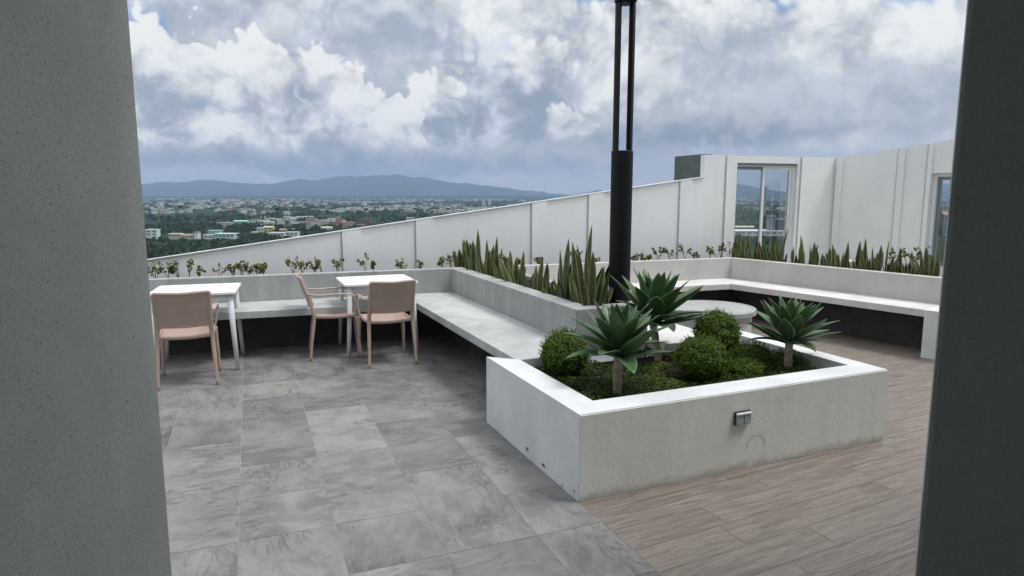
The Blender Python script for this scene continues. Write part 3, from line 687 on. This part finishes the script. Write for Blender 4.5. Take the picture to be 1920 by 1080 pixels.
# tall chimney seen through the first window
D = 1500; xc = ray(1432, 400).x/ray(1432, 400).y*D
o = thing_at('chimney', (xc, D), GZ, label='slim grey tower rising above the horizon in the first window', cat='tower')
mb = MB(); mb.tube([(xc, D, GZ), (xc, D, zat(358, D))], [4.5, 3.2], 14); mb.build('shaft', M['chim'], o)
mb = MB(); mb.tube([(xc, D, zat(358, D)+.1), (xc, D, zat(350, D))], [4.2, 4.2], 14); mb.build('head', M['fargrey'], o)
# individual distant houses
rr = random.Random(5); cnt = 0; proto = {}
def house(x, y, s, h, col, rot):
    global cnt
    mb = MB(); z = GZ+hump(x, y)-1; mb.box(x, y, z+h/2, s, s*.8, h, rot); mb.box(x, y, z+h+.35, s*1.06, s*.86, .6, rot)
    mb.r = [col]*len(mb.f); return mb, z
while cnt < 230:
    y = 1000+rr.random()**1.1*2300; x = -(.60*y)+rr.random()*(.55)*y
    pxx = 960+x/y*FPX; 
    dens = noise.noise(Vector((x*.0045, y*.0028, 9)))+.9*math.exp(-(((x+1250)/450)**2+((y-2900)/700)**2))
    if dens < .14: continue
    mb, z = house(x, y, rr.uniform(8, 20), rr.uniform(5, 10), rr.random(), rr.random()*1.5)
    tag(mb.build('house', M['house'], loc=(x, y, z)), 'tiny pale house among the trees of the distant town', 'house', 'houses of the distant town'); cnt += 1
mb = MB()
for i in range(5200):
    y = 1800+rr.random()**1.2*6500; x = -(.62*y)+rr.random()*1.35*y
    dens = noise.noise(Vector((x*.0022, y*.0016, 2)))+.35*noise.noise(Vector((x*.008, y*.006, 4)))+.7*math.exp(-(((x+1250)/450)**2+((y-3000)/600)**2))
    if dens < .12: continue
    m2, z = house(x, y, rr.uniform(8, 26), rr.uniform(4, 9), rr.random(), rr.random()*1.5); k = len(mb.v)
    mb.v += m2.v; mb.f += [[q_+k for q_ in f] for f in m2.f]; mb.uv += m2.uv; mb.r += m2.r; mb.r2 += m2.r2
tag(mb.build('distant_city', M['house']), kind='stuff', label='pale sprawl of countless far houses below the mountains', cat='city')

# ================================================================ FURNITURE
def arc(pts, n=6):
    """Catmull-Rom through points"""
    P_ = [Vector(p) for p in pts]; P_ = [P_[0]*2-P_[1]]+P_+[P_[-1]*2-P_[-2]]; out = []
    for i in range(1, len(P_)-2):
        for k in range(n):
            t = k/n; a, b, c, d = P_[i-1:i+3]
            out.append(.5*((2*b)+(c-a)*t+(2*a-5*b+4*c-d)*t*t+(3*b-a-3*c+d)*t**3))
    out.append(P_[-2]); return out
def make_chair():
    """faces +Y; origin on the floor at the middle"""
    t = empty('armchair', (0, 0, 0)); m = M['resin']
    W2 = .215
    # seat shell with slots
    mb = MB(); rows = []; N = 14; Mx = 12
    def sz(x, y): return .445-.012*(1-(x/.22)**2)-.018*max(0, 1-abs(y-.02)/.25)+.012*(y/.22)
    for layer, off in ((0, 0), (1, -.014)):
        rows = [[Vector(((-1+2*i/Mx)*(W2-.012), -.205+.42*j/N, sz((-1+2*i/Mx)*.2, -.2+.42*j/N)+off-(.010 if j == N else 0))) for i in range(Mx+1)] for j in range(N+1)]
        if layer: rows = [r[::-1] for r in rows]
        mb.grid(rows)
    mb.build('seat', m, t, 0, True)
    # apron rails
    mb = MB()
    for s in (-1, 1): mb.tube(arc([(s*W2, .20, .432), (s*(W2+.004), 0, .427), (s*W2, -.20, .435)]), .014, 8, 1.4)
    mb.tube(arc([(-W2, .205, .430), (0, .222, .418), (W2, .205, .430)]), .013, 8, 1.4)
    mb.tube(arc([(-W2, -.205, .435), (0, -.215, .425), (W2, -.205, .435)]), .013, 8, 1.4)
    mb.build('seat_frame', m, t, 0, True)
    # backrest: curved perforated panel
    mb = MB(); BX, BZ = 34, 15
    def bp(x, z, off=0):
        f = (z-.47)/.35; y = -.215-.095*f-.02*f*f+(-.025*(1-(x/.21)**2)); return Vector((x*(1+.02*f), y-off, z+.012*(x/.21)**2*f))
    for off in (0, .010):
        for i in range(BX):
            for j in range(BZ):
                hole = (2 <= i < BX-2) and (i % 2 == 0) and ((6 <= j <= 12)) 
                if hole: continue
                x0, x1 = -.205+.41*i/BX, -.205+.41*(i+1)/BX; z0, z1 = .53+.285*j/BZ, .53+.285*(j+1)/BZ
                q = [bp(x0, z0, off), bp(x1, z0, off), bp(x1, z1, off), bp(x0, z1, off)]; mb.face(q if off else q[::-1])
        # fill: slots are narrower than a cell - add strip that leaves 4 mm open
        for i in range(2, BX-2, 2):
            x0, x1 = -.205+.41*i/BX, -.205+.41*(i+1)/BX; xm = x1-.0014; z0, z1 = .53+.285*6/BZ, .53+.285*13/BZ
            q = [bp(x0, z0, off), bp(xm, z0, off), bp(xm, z1, off), bp(x0, z1, off)]; mb.face(q if off else q[::-1])
    mb.build('backrest', m, t)
    mb = MB(); mb.tube(arc([bp(-.208, .812, .005), bp(-.1, .818, .005), bp(0, .816, .005), bp(.1, .818, .005), bp(.208, .812, .005)]), .011, 8, 1.3); mb.build('back_rail', m, t, 0, True)
    mb = MB(); mb.tube(arc([bp(-.205, .53, .005), bp(0, .527, .005), bp(.205, .53, .005)]), .009, 8, 1.3); mb.build('back_rail', m, t, 0, True)
    for s in (-1, 1):
        mb = MB(); mb.tube(arc([(s*.235, -.265, 0), (s*.226, -.238, .22), (s*.216, -.212, .44), tuple(bp(s*.21, .58, .004)), tuple(bp(s*.211, .70, .004)), tuple(bp(s*.211, .815, .004))]), [.013]*6+[.0155]*6+[.018]*7+[.016]*6+[.013]*6, 8, 1.15, Vector((1, 0, 0)))
        mb.build('leg', m, t, 0, True)
        mb = MB(); mb.tube(arc([(s*.240, .245, 0), (s*.232, .225, .22), (s*.222, .205, .43)]), [.013]*5+[.0155]*5+[.018]*3, 8, 1.15, Vector((1, 0, 0))); mb.build('leg', m, t, 0, True)
        mb = MB(); mb.tube(arc([(s*.222, .205, .43), (s*.245, .205, .53), (s*.252, .195, .615), (s*.250, .15, .648), (s*.248, 0, .655), (s*.235, -.15, .648), tuple(bp(s*.213, .655, .0))]), [.016]*5+[.015]*31+[.015], 8, .62, Vector((0, 0, 1)))
        mb.build('armrest', m, t, 0, True)
    return t
chair = make_chair()
CH = [((-2.935, 5.86), R(22), 'brown resin armchair in front of the left table, nearest the doorway wall'),
      ((-1.275, 6.585), R(24), 'brown resin armchair with its back to us at the table near the bench corner'),
      ((-1.865, 6.85), R(-72), 'brown resin armchair seen from the side, left of the table near the bench corner')]
for i, (p, rz, lab) in enumerate(CH):
    o = chair if i == 0 else copy_tree(chair)
    o.location = (*p, .001); o.rotation_euler.z = rz; o.scale = (1, 1, 1.03); tag(o, lab, 'chair', 'brown armchairs at the white tables')
def make_table():
    t = empty('square_table', (0, 0, 0)); mb = MB(); s = .385; c = .035; poly = []
    for (sx, sy, a0) in ((1, 1, 0), (-1, 1, 90), (-1, -1, 180), (1, -1, 270)):
        for k in range(5): a = R(a0+k*22.5); poly.append((sx*(s-c)+math.cos(a)*c, sy*(s-c)+math.sin(a)*c))
    mb.prism(poly, .724, .745); mb.build('tabletop', M['tablewhite'], t, .003)
    mb = MB()
    for a in range(4): mb.box(*[(0, .31), (.31, 0), (0, -.31), (-.31, 0)][a], .705, *( (.60, .02) if a % 2 == 0 else (.02, .60)), .035)
    mb.build('apron', M['tableleg'], t)
    for sx in (-1, 1):
        for sy in (-1, 1):
            mb = MB(); mb.tube([(sx*.365, sy*.365, 0), (sx*.345, sy*.345, .35), (sx*.325, sy*.325, .723)], [.019, .024, .029], 14); mb.build('leg', M['tableleg'], t, 0, True)
    return t
table = make_table()
for i, (p, rz, lab) in enumerate((((-3.10, 6.43), R(18), 'white square table partly behind the left doorway wall'), ((-1.485, 7.16), R(22), 'white square table near the bench corner with two armchairs'))):
    o = table if i == 0 else copy_tree(table); o.location = (*p, .001); o.rotation_euler.z = rz; o.scale = (1, .93, 1.02); tag(o, lab, 'table', 'white square cafe tables')
# round drum table in the far corner
dt = Vector((2.19, 7.18)); rt = thing_at('round_table', dt, 0, label='round pale concrete drum table in front of the far bench corner', cat='table')
mb = MB(); N = 64
prof_ = [(.43, .0), (.43, .40)]
mb.grid([[Vector((dt.x+math.cos(2*math.pi*k/N)*r, dt.y+math.sin(2*math.pi*k/N)*r, z)) for k in range(N)] for r, z in prof_], closed=True); mb.build('base', M['taupe'], rt, 0, True)
mb = MB(); mb.grid([[Vector((dt.x+math.cos(2*math.pi*k/N)*r, dt.y+math.sin(2*math.pi*k/N)*r, z)) for k in range(N)] for r, z in ((.40, .401), (.475, .401), (.475, .445), (.468, .452), (.44, .452), (.436, .447), (.0005, .447))], closed=True)
mb.build('tabletop', M['concrete'], rt)

# lamp post
lp = Vector((.9127, 5.576)); lpz = RZ-.05
lo = thing_at('lamp_post', lp, lpz, label='black cylindrical lamp post standing in the divider planter', cat='lamp post')
zb_ = zat(283, lp.y); zh = zat(8, lp.y); rd_ = .09
mb = MB(); mb.grid([[Vector((lp.x+math.cos(2*math.pi*k/48)*r, lp.y+math.sin(2*math.pi*k/48)*r, z)) for k in range(48)] for r, z in ((.0005, lpz-.2), (rd_, lpz-.2), (rd_, zb_-.004), (rd_-.004, zb_), (.0005, zb_))], closed=True); mb.build('column', M['black'], lo, 0, False)
bpy.context.view_layer.update()
for sgn in (0, 1):
    mb = MB(); rows = []
    for z in (zb_+.0005, zh):
        ring = []
        ths = [R(-50+k*10) for k in range(11)]
        for th_ in ths: ring.append(Vector((lp.x+math.cos(th_+math.pi*sgn)*(rd_-.008), lp.y+math.sin(th_+math.pi*sgn)*(rd_-.008), z)))
        for th_ in ths[::-1]: ring.append(Vector((lp.x+math.cos(th_*.72+math.pi*sgn)*(rd_-.048), lp.y+math.sin(th_*.72+math.pi*sgn)*(rd_-.048), z)))
        rows.append(ring)
    mb.grid(rows, closed=True); mb.build('upright', M['black'], lo)
mb = MB(); mb.grid([[Vector((lp.x+math.cos(2*math.pi*k/48)*r, lp.y+math.sin(2*math.pi*k/48)*r, z)) for k in range(48)] for r, z in ((.0005, zh+.0005), (rd_-.03, zh+.0005), (rd_-.006, zh+.012), (rd_, zh+.02), (rd_, zh+.34), (rd_-.01, zh+.36), (.0005, zh+.365))], closed=True); mb.build('lamp_head', M['black'], lo)

# ================================================================ PLANTS
def leaf_blade(mb, base, dirv, side, up, L, Wd, curl, fold, r, n=9, shape='agave', thick=.004):
    """pointed blade with a channel; dirv start direction, curl bends it away from up"""
    rows = []; uvs = []; p = Vector(base); d = Vector(dirv).normalized(); s = Vector(side).normalized(); K_ = 5
    for i in range(n+1):
        t = i/n
        if shape == 'agave': wd = Wd*(math.sin(math.pi*min(1, (t*.80+.20))**1.15)**.8 if t < 1 else 0); wd = Wd*((.42+1.35*t-.35*t*t) if t < .45 else (1.0*(1-((t-.45)/.55)**2.0)**1.0))*.95
        else: wd = Wd*((.75+.5*t) if t < .45 else (.975*(1-((t-.45)/.55)**2.2)))
        wd = max(wd, .0008)
        nrm = s.cross(d).normalized()
        row = []; uu = []
        for k in range(K_):
            q_ = -1+2*k/(K_-1); row.append(p+s*(wd*q_*math.cos(fold*abs(q_)))+nrm*(wd*abs(q_)*math.sin(fold)*(1-.6*t))); uu.append(((q_+1)/2, t*1.0+r*3))
        rows.append(row); uvs.append(uu)
        p = p+d*(L/n); d = (Matrix.Rotation(curl/n, 3, s) @ d).normalized()
    mb.grid(rows, uvs, r)
def agave(p, z, stem_h, Lmax, n, seed, label, lean=(0, 0)):
    rr = random.Random(seed); t = thing_at('agave', p, z, label=label, cat='agave plant', group='agaves in the white planter')
    c = Vector((p[0]+lean[0], p[1]+lean[1], z+stem_h)); mb = MB()
    mb.tube(arc([(p[0], p[1], z-.03), ((p[0]+c.x)/2, (p[1]+c.y)/2, z+stem_h*.5), (c.x, c.y, z+stem_h+.03)], 5), [.029+.003*math.sin(k*2.1) for k in range(11)], 12); mb.build('stem', M['stem'], t)
    mb = MB(); ga = 2.39996; tilt = Matrix.Rotation(rr.uniform(-.16, .16), 3, 'X') @ Matrix.Rotation(rr.uniform(-.16, .16), 3, 'Y')
    for i in range(n):
        f = i/(n-1); a = i*ga+rr.uniform(-.12, .12); elv = R(12+70*f**1.1+rr.uniform(-5, 5)); L = Lmax*(.86+.17*math.sin(f*math.pi)-.14*f*f)*rr.uniform(.92, 1.06)
        h = Vector((math.cos(a), math.sin(a), 0)); d = h*math.cos(elv)+Vector((0, 0, math.sin(elv))); side = tilt @ h.cross(Vector((0, 0, 1))); d = tilt @ d
        b = c+Vector((0, 0, .07*f))+h*.012*(1-f)
        leaf_blade(mb, b, d, side, None, L, L*.20*(1-.26*f), (-R(32) if f < .35 else -R(14))*rr.uniform(.2, 1.4)*(1 if rr.random() < .8 else -1), .42, rr.random(), 10)
    o = mb.build('leaf_rosette', M['agave'], t, 0, True); md = o.modifiers.new('s', 'SOLIDIFY'); md.thickness = .004; return t
agave(F(.545, .49), .41, .235, .38, 36, 3, 'agave nearest the planter corner, on a pale stem in front of the lamp post')
a2 = F(1.29, 1.08); agave(a2, .41, .27, .46, 40, 8, 'largest agave, behind the other two and right against the lamp post', (-.05, .03))
agave(F(2.02, .52), .41, .185, .36, 34, 14, 'agave at the right end of the white planter')
def rnd_leaf(mb, c, nrm, s, rr, r, asp=.55):
    a = nrm.orthogonal().normalized(); a = (Matrix.Rotation(rr.random()*6.283, 3, nrm) @ a).normalized(); a = (a+nrm*rr.uniform(.0, .9)).normalized(); b = nrm.cross(a).normalized()*asp
    mb.face([c-a*s*.5, c+b*s*.5, c+a*s*.7, c-b*s*.5], None, r)
def ball_bush(p, z, r, h, n, seed, label, name='round_shrub', leafs=.0145):
    rr = random.Random(seed); t = thing_at(name, p, z, label=label, cat='shrub', group='clipped green shrubs in the white planter')
    mb = MB()
    for i in range(7): a = rr.random()*6.28; mb.tube([(p[0], p[1], z-.02), (p[0]+math.cos(a)*r*.4, p[1]+math.sin(a)*r*.4, z+h*.5), (p[0]+math.cos(a)*r*.75, p[1]+math.sin(a)*r*.75, z+h*.75)], [.006, .004, .002], 5)
    mb.build('stem', M['twig'], t)
    mb = MB(); cz = z+h*.5
    core = MB(); 
    for i in range(int(n*1.5)):
        u_ = rr.uniform(-1, 1); a = rr.random()*6.28318; s_ = math.sqrt(1-u_*u_); nrm = Vector((s_*math.cos(a), s_*math.sin(a), u_))
        q_ = 1+.13*noise.noise(nrm*3.2+Vector((seed, 0, 0)))+.10*noise.noise(nrm*8+Vector((0, seed, 0)))
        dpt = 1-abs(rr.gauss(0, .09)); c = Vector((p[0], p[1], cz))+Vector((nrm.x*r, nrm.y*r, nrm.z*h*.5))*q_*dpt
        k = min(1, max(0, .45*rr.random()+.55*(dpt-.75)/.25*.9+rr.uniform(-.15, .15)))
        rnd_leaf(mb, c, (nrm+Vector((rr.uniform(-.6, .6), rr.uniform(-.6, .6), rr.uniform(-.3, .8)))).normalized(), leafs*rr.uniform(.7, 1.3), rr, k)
    for i in range(150):   # sprigs poking out
        u_ = rr.uniform(-.1, 1); a = rr.random()*6.28318; s_ = math.sqrt(1-u_*u_); nrm = Vector((s_*math.cos(a), s_*math.sin(a), u_))
        c = Vector((p[0], p[1], cz))+Vector((nrm.x*r, nrm.y*r, nrm.z*h*.5))*.98; dd = (nrm+Vector((0, 0, .5))).normalized()
        for k in range(8): rnd_leaf(mb, c+dd*(k*.005), (dd+Vector((rr.uniform(-1, 1), rr.uniform(-1, 1), rr.uniform(-1, 1)))).normalized(), leafs*.8, rr, .6+.4*rr.random())
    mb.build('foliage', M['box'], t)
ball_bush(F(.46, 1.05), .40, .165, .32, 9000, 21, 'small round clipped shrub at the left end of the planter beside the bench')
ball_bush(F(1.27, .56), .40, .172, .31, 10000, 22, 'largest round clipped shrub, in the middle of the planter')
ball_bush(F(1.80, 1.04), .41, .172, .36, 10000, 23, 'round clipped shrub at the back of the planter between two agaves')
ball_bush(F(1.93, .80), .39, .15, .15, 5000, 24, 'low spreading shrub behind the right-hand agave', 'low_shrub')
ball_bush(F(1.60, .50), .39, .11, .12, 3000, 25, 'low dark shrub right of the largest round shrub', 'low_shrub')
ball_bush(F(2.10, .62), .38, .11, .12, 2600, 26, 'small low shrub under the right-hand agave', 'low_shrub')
# ground cover
rr = random.Random(33); mb = MB()
for i in range(30000):
    u_ = rr.uniform(.2, 2.2); v_ = rr.uniform(.2, 1.22); p = F(u_, v_); b = noise.noise(Vector((u_*5, v_*5, 0)))
    if noise.noise(Vector((u_*3, v_*3, 8))) < -.32 and rr.random() < .85: continue
    z = .41+max(.004, .03+.045*b)*rr.random()**.5
    rnd_leaf(mb, Vector((p.x, p.y, z)), Vector((rr.uniform(-.6, .6), rr.uniform(-.6, .6), 1)).normalized(), rr.uniform(.010, .022), rr, min(1, max(0, .35+b*.7+rr.uniform(-.3, .35))))
tag(mb.build('ground_cover', M['cover']), kind='stuff', label='dark green creeping ground cover filling the white planter', cat='ground cover')

ORD = ['first', 'second', 'third', 'fourth', 'fifth', 'sixth', 'seventh', 'eighth', 'ninth', 'tenth', 'eleventh', 'twelfth', 'thirteenth', 'fourteenth', 'fifteenth', 'sixteenth', 'seventeenth', 'eighteenth', 'nineteenth', 'twentieth', 'twenty-first', 'twenty-second', 'twenty-third', 'twenty-fourth', 'twenty-fifth', 'twenty-sixth', 'twenty-seventh', 'twenty-eighth', 'twenty-ninth']
def snake(p, z, hmax, n, seed, label, group, spread=.05, droop=0):
    rr = random.Random(seed); mb = MB()
    for i in range(n):
        a = rr.random()*6.283; rad = spread*rr.random()**.6; h = hmax*(1.0 if i == 0 else rr.uniform(.38, .85)); le = rr.uniform(.02, .42) if i else rr.uniform(0, .1)
        d = Vector((math.cos(a)*le, math.sin(a)*le, 1)).normalized(); fa = rr.uniform(-.9, .9); side = Vector((math.cos(fa), math.sin(fa), 0)); side = (side-d*side.dot(d)).normalized()
        leaf_blade(mb, Vector((p[0]+math.cos(a)*rad, p[1]+math.sin(a)*rad, z-.02)), d, side, None, h+.02, rr.uniform(.024, .042)*(1 if h > .25 else .75), rr.uniform(-.3, .3), .35, rr.random(), 8, 'snake')
    return tag(mb.build('snake_plant', M['snake'], None, 0, True, loc=(p[0], p[1], z)), label, 'snake plant', group)
gD = 'snake plants along the divider planter'
DV = [(864, 450), (876, 446), (890, 430), (903, 448), (916, 442), (930, 462), (944, 474), (957, 470), (968, 470), (984, 492), (1002, 482), (1020, 490), (1036, 514), (1054, 468), (1062, 446), (1078, 492), (1092, 462), (1102, 420), (1112, 470), (1124, 520)]
special = {890: 'tall snake plant near the far left end of the divider planter', 1062: 'snake plant with one leaning dark leaf, mid right of the divider planter', 1102: 'tallest snake plant, left of the lamp post', 864: 'leftmost snake plant of the divider planter', 1124: 'short snake plant touching the foot of the lamp post', 968: 'snake plant with a leaning leaf at the middle of the divider planter'}
for i, (x, yt) in enumerate(DV):
    ln = F(1.12 if i % 2 else 1.02, 0); s_ = hit(x, 500, ln, ev)[0]; p = ln+ev*s_; ht = max(.16, zat(yt, p.y)-(RZ-.05))
    snake(p, RZ-.05, ht, 8 if x < 960 else 7, 100+i, special.get(x, f'{ORD[i]} snake plant from the left along the divider planter'), gD if x not in special else gD, .085)
gR = 'snake plants behind the far bench'
RV = [(1378, 432), (1388, 448), (1397, 436), (1410, 446), (1426, 452), (1441, 446), (1456, 426), (1466, 446), (1490, 462), (1503, 456), (1513, 440), (1527, 456), (1538, 454), (1553, 466), (1567, 457), (1579, 452), (1596, 450), (1611, 462), (1625, 446), (1634, 462), (1646, 458), (1661, 448), (1678, 480), (1693, 464), (1705, 470), (1724, 474), (1740, 466), (1752, 462)]
spR = {1378: 'tall narrow snake plant at the bench corner in front of the window', 1456: 'broad snake plant in front of the right pane of the window', 1513: 'snake plant with one tall dark leaf right of the window', 1661: 'last tall snake plant left of the cream block', 1678: 'short pointed snake plant in front of the cream block', 1752: 'snake plant at the far right beside the dark doorway column'}
lnC = cR+nC*.24
for i, (x, yt) in enumerate(RV):
    s_ = max(.0, hit(x, 500, lnC, dC)[0]) if x > 1400 else hit(x, 500, lnC, dC)[0]; p = lnC+dC*s_; ht = max(.14, zat(yt, p.y)-(RZ-.06))
    snake(p, RZ-.06, ht, 8 if x < 1480 else 6, 200+i, spR.get(x, f'{ORD[i]} snake plant from the bench corner behind the far right bench'), gR, .07)
def weed(p, z, h, seed, label, group, yellow=.5):
    rr = random.Random(seed); o = thing_at('weedy_plant', p, z, label=label, cat='plant', group=group); st = MB(); lf_ = MB()
    for i in range(rr.randint(3, 5)):
        a = rr.random()*6.28; hh = h*rr.uniform(.55, 1); ln_ = rr.uniform(.1, .55)*h; top = Vector((p[0]+math.cos(a)*ln_, p[1]+math.sin(a)*ln_, z+hh)); mid = Vector((p[0]+math.cos(a)*ln_*.3, p[1]+math.sin(a)*ln_*.3, z+hh*.55))
        st.tube([(p[0], p[1], z-.02), mid, top], [.003, .0025, .0015], 5)
        for k in range(rr.randint(7, 14)):
            t = rr.random()**.6; c = mid.lerp(top, t)+Vector((rr.uniform(-1, 1), rr.uniform(-1, 1), rr.uniform(-1, 1)))*.022
            rnd_leaf(lf_, c, Vector((rr.uniform(-1, 1), rr.uniform(-1.2, .4), rr.uniform(-.2, 1))).normalized(), rr.uniform(.025, .05), rr, rr.random(), .7)
    st.build('stem', M['twig'], o); lf_.build('foliage', M['weed'], o)
lw = PB+nB*.33
for i, (x, yt) in enumerate([(290, 492), (312, 494), (335, 488), (353, 484), (371, 497), (412, 494), (438, 497), (452, 492), (466, 496), (480, 490), (493, 490), (550, 478), (566, 486), (590, 486), (604, 482), (633, 480), (686, 473), (700, 488), (755, 488), (783, 490), (830, 482), (846, 478),
                             (948, 478), (970, 485), (1012, 482), (1075, 470), (1120, 480), (1190, 478), (1203, 472), (1216, 480), (1233, 455), (1256, 453), (1283, 456), (1301, 468), (1330, 462), (1343, 452), (1350, 448), (1366, 456)]):
    s_ = hit(x, 500, lw, dB)[0]; p = lw+dB*s_; ht = max(.12, zat(yt, p.y)-(RZ-.06))
    if x < 870: weed(p, RZ-.06, ht, 300+i, f'{ORD[i]} straggly yellow green plant from the doorway wall, behind the left bench', 'straggly plants behind the left bench')
    else: weed(p, RZ-.06, ht, 300+i, f'{ORD[i-22]} straggly dark plant from the left in the planter behind the far bench', 'straggly plants behind the far bench')
lnD = cR+nC*.4
for i, (x, yt) in enumerate([(1684, 462), (1702, 458), (1716, 452), (1730, 460)]):
    s_ = hit(x, 500, lnD, dC)[0]; p = lnD+dC*s_; weed(p, RZ-.06, max(.15, zat(yt, p.y)-(RZ-.06)), 380+i, f'{ORD[i]} dark broad leaved plant from the left, beneath the second window', 'dark broad leaved plants by the second window')

# --- haze over the plain
mh = bpy.data.materials.new('pale_haze'); mh.use_nodes = True; th_ = NT(mh.node_tree); mh.node_tree.nodes.remove(mh.node_tree.nodes['Principled BSDF'])
pv = th_.add('ShaderNodeVolumePrincipled'); th_.set(pv, 'Color', (.50, .67, .98, 1)); th_.set(pv, 'Density', 9e-5); th_.set(pv, 'Anisotropy', 0.0)
th_.l.new(pv.outputs[0], mh.node_tree.nodes['Material Output'].inputs['Volume'])
mb = MB(); mb.box(0, 6900, 205, 40000, 15600, 540); hz = mb.build('haze', mh); tag(hz, kind='stuff', label='thin blue haze over the plain and mountains', cat='haze')
for o in bpy.data.objects:
    if '_o' in o.keys(): del o['_o']
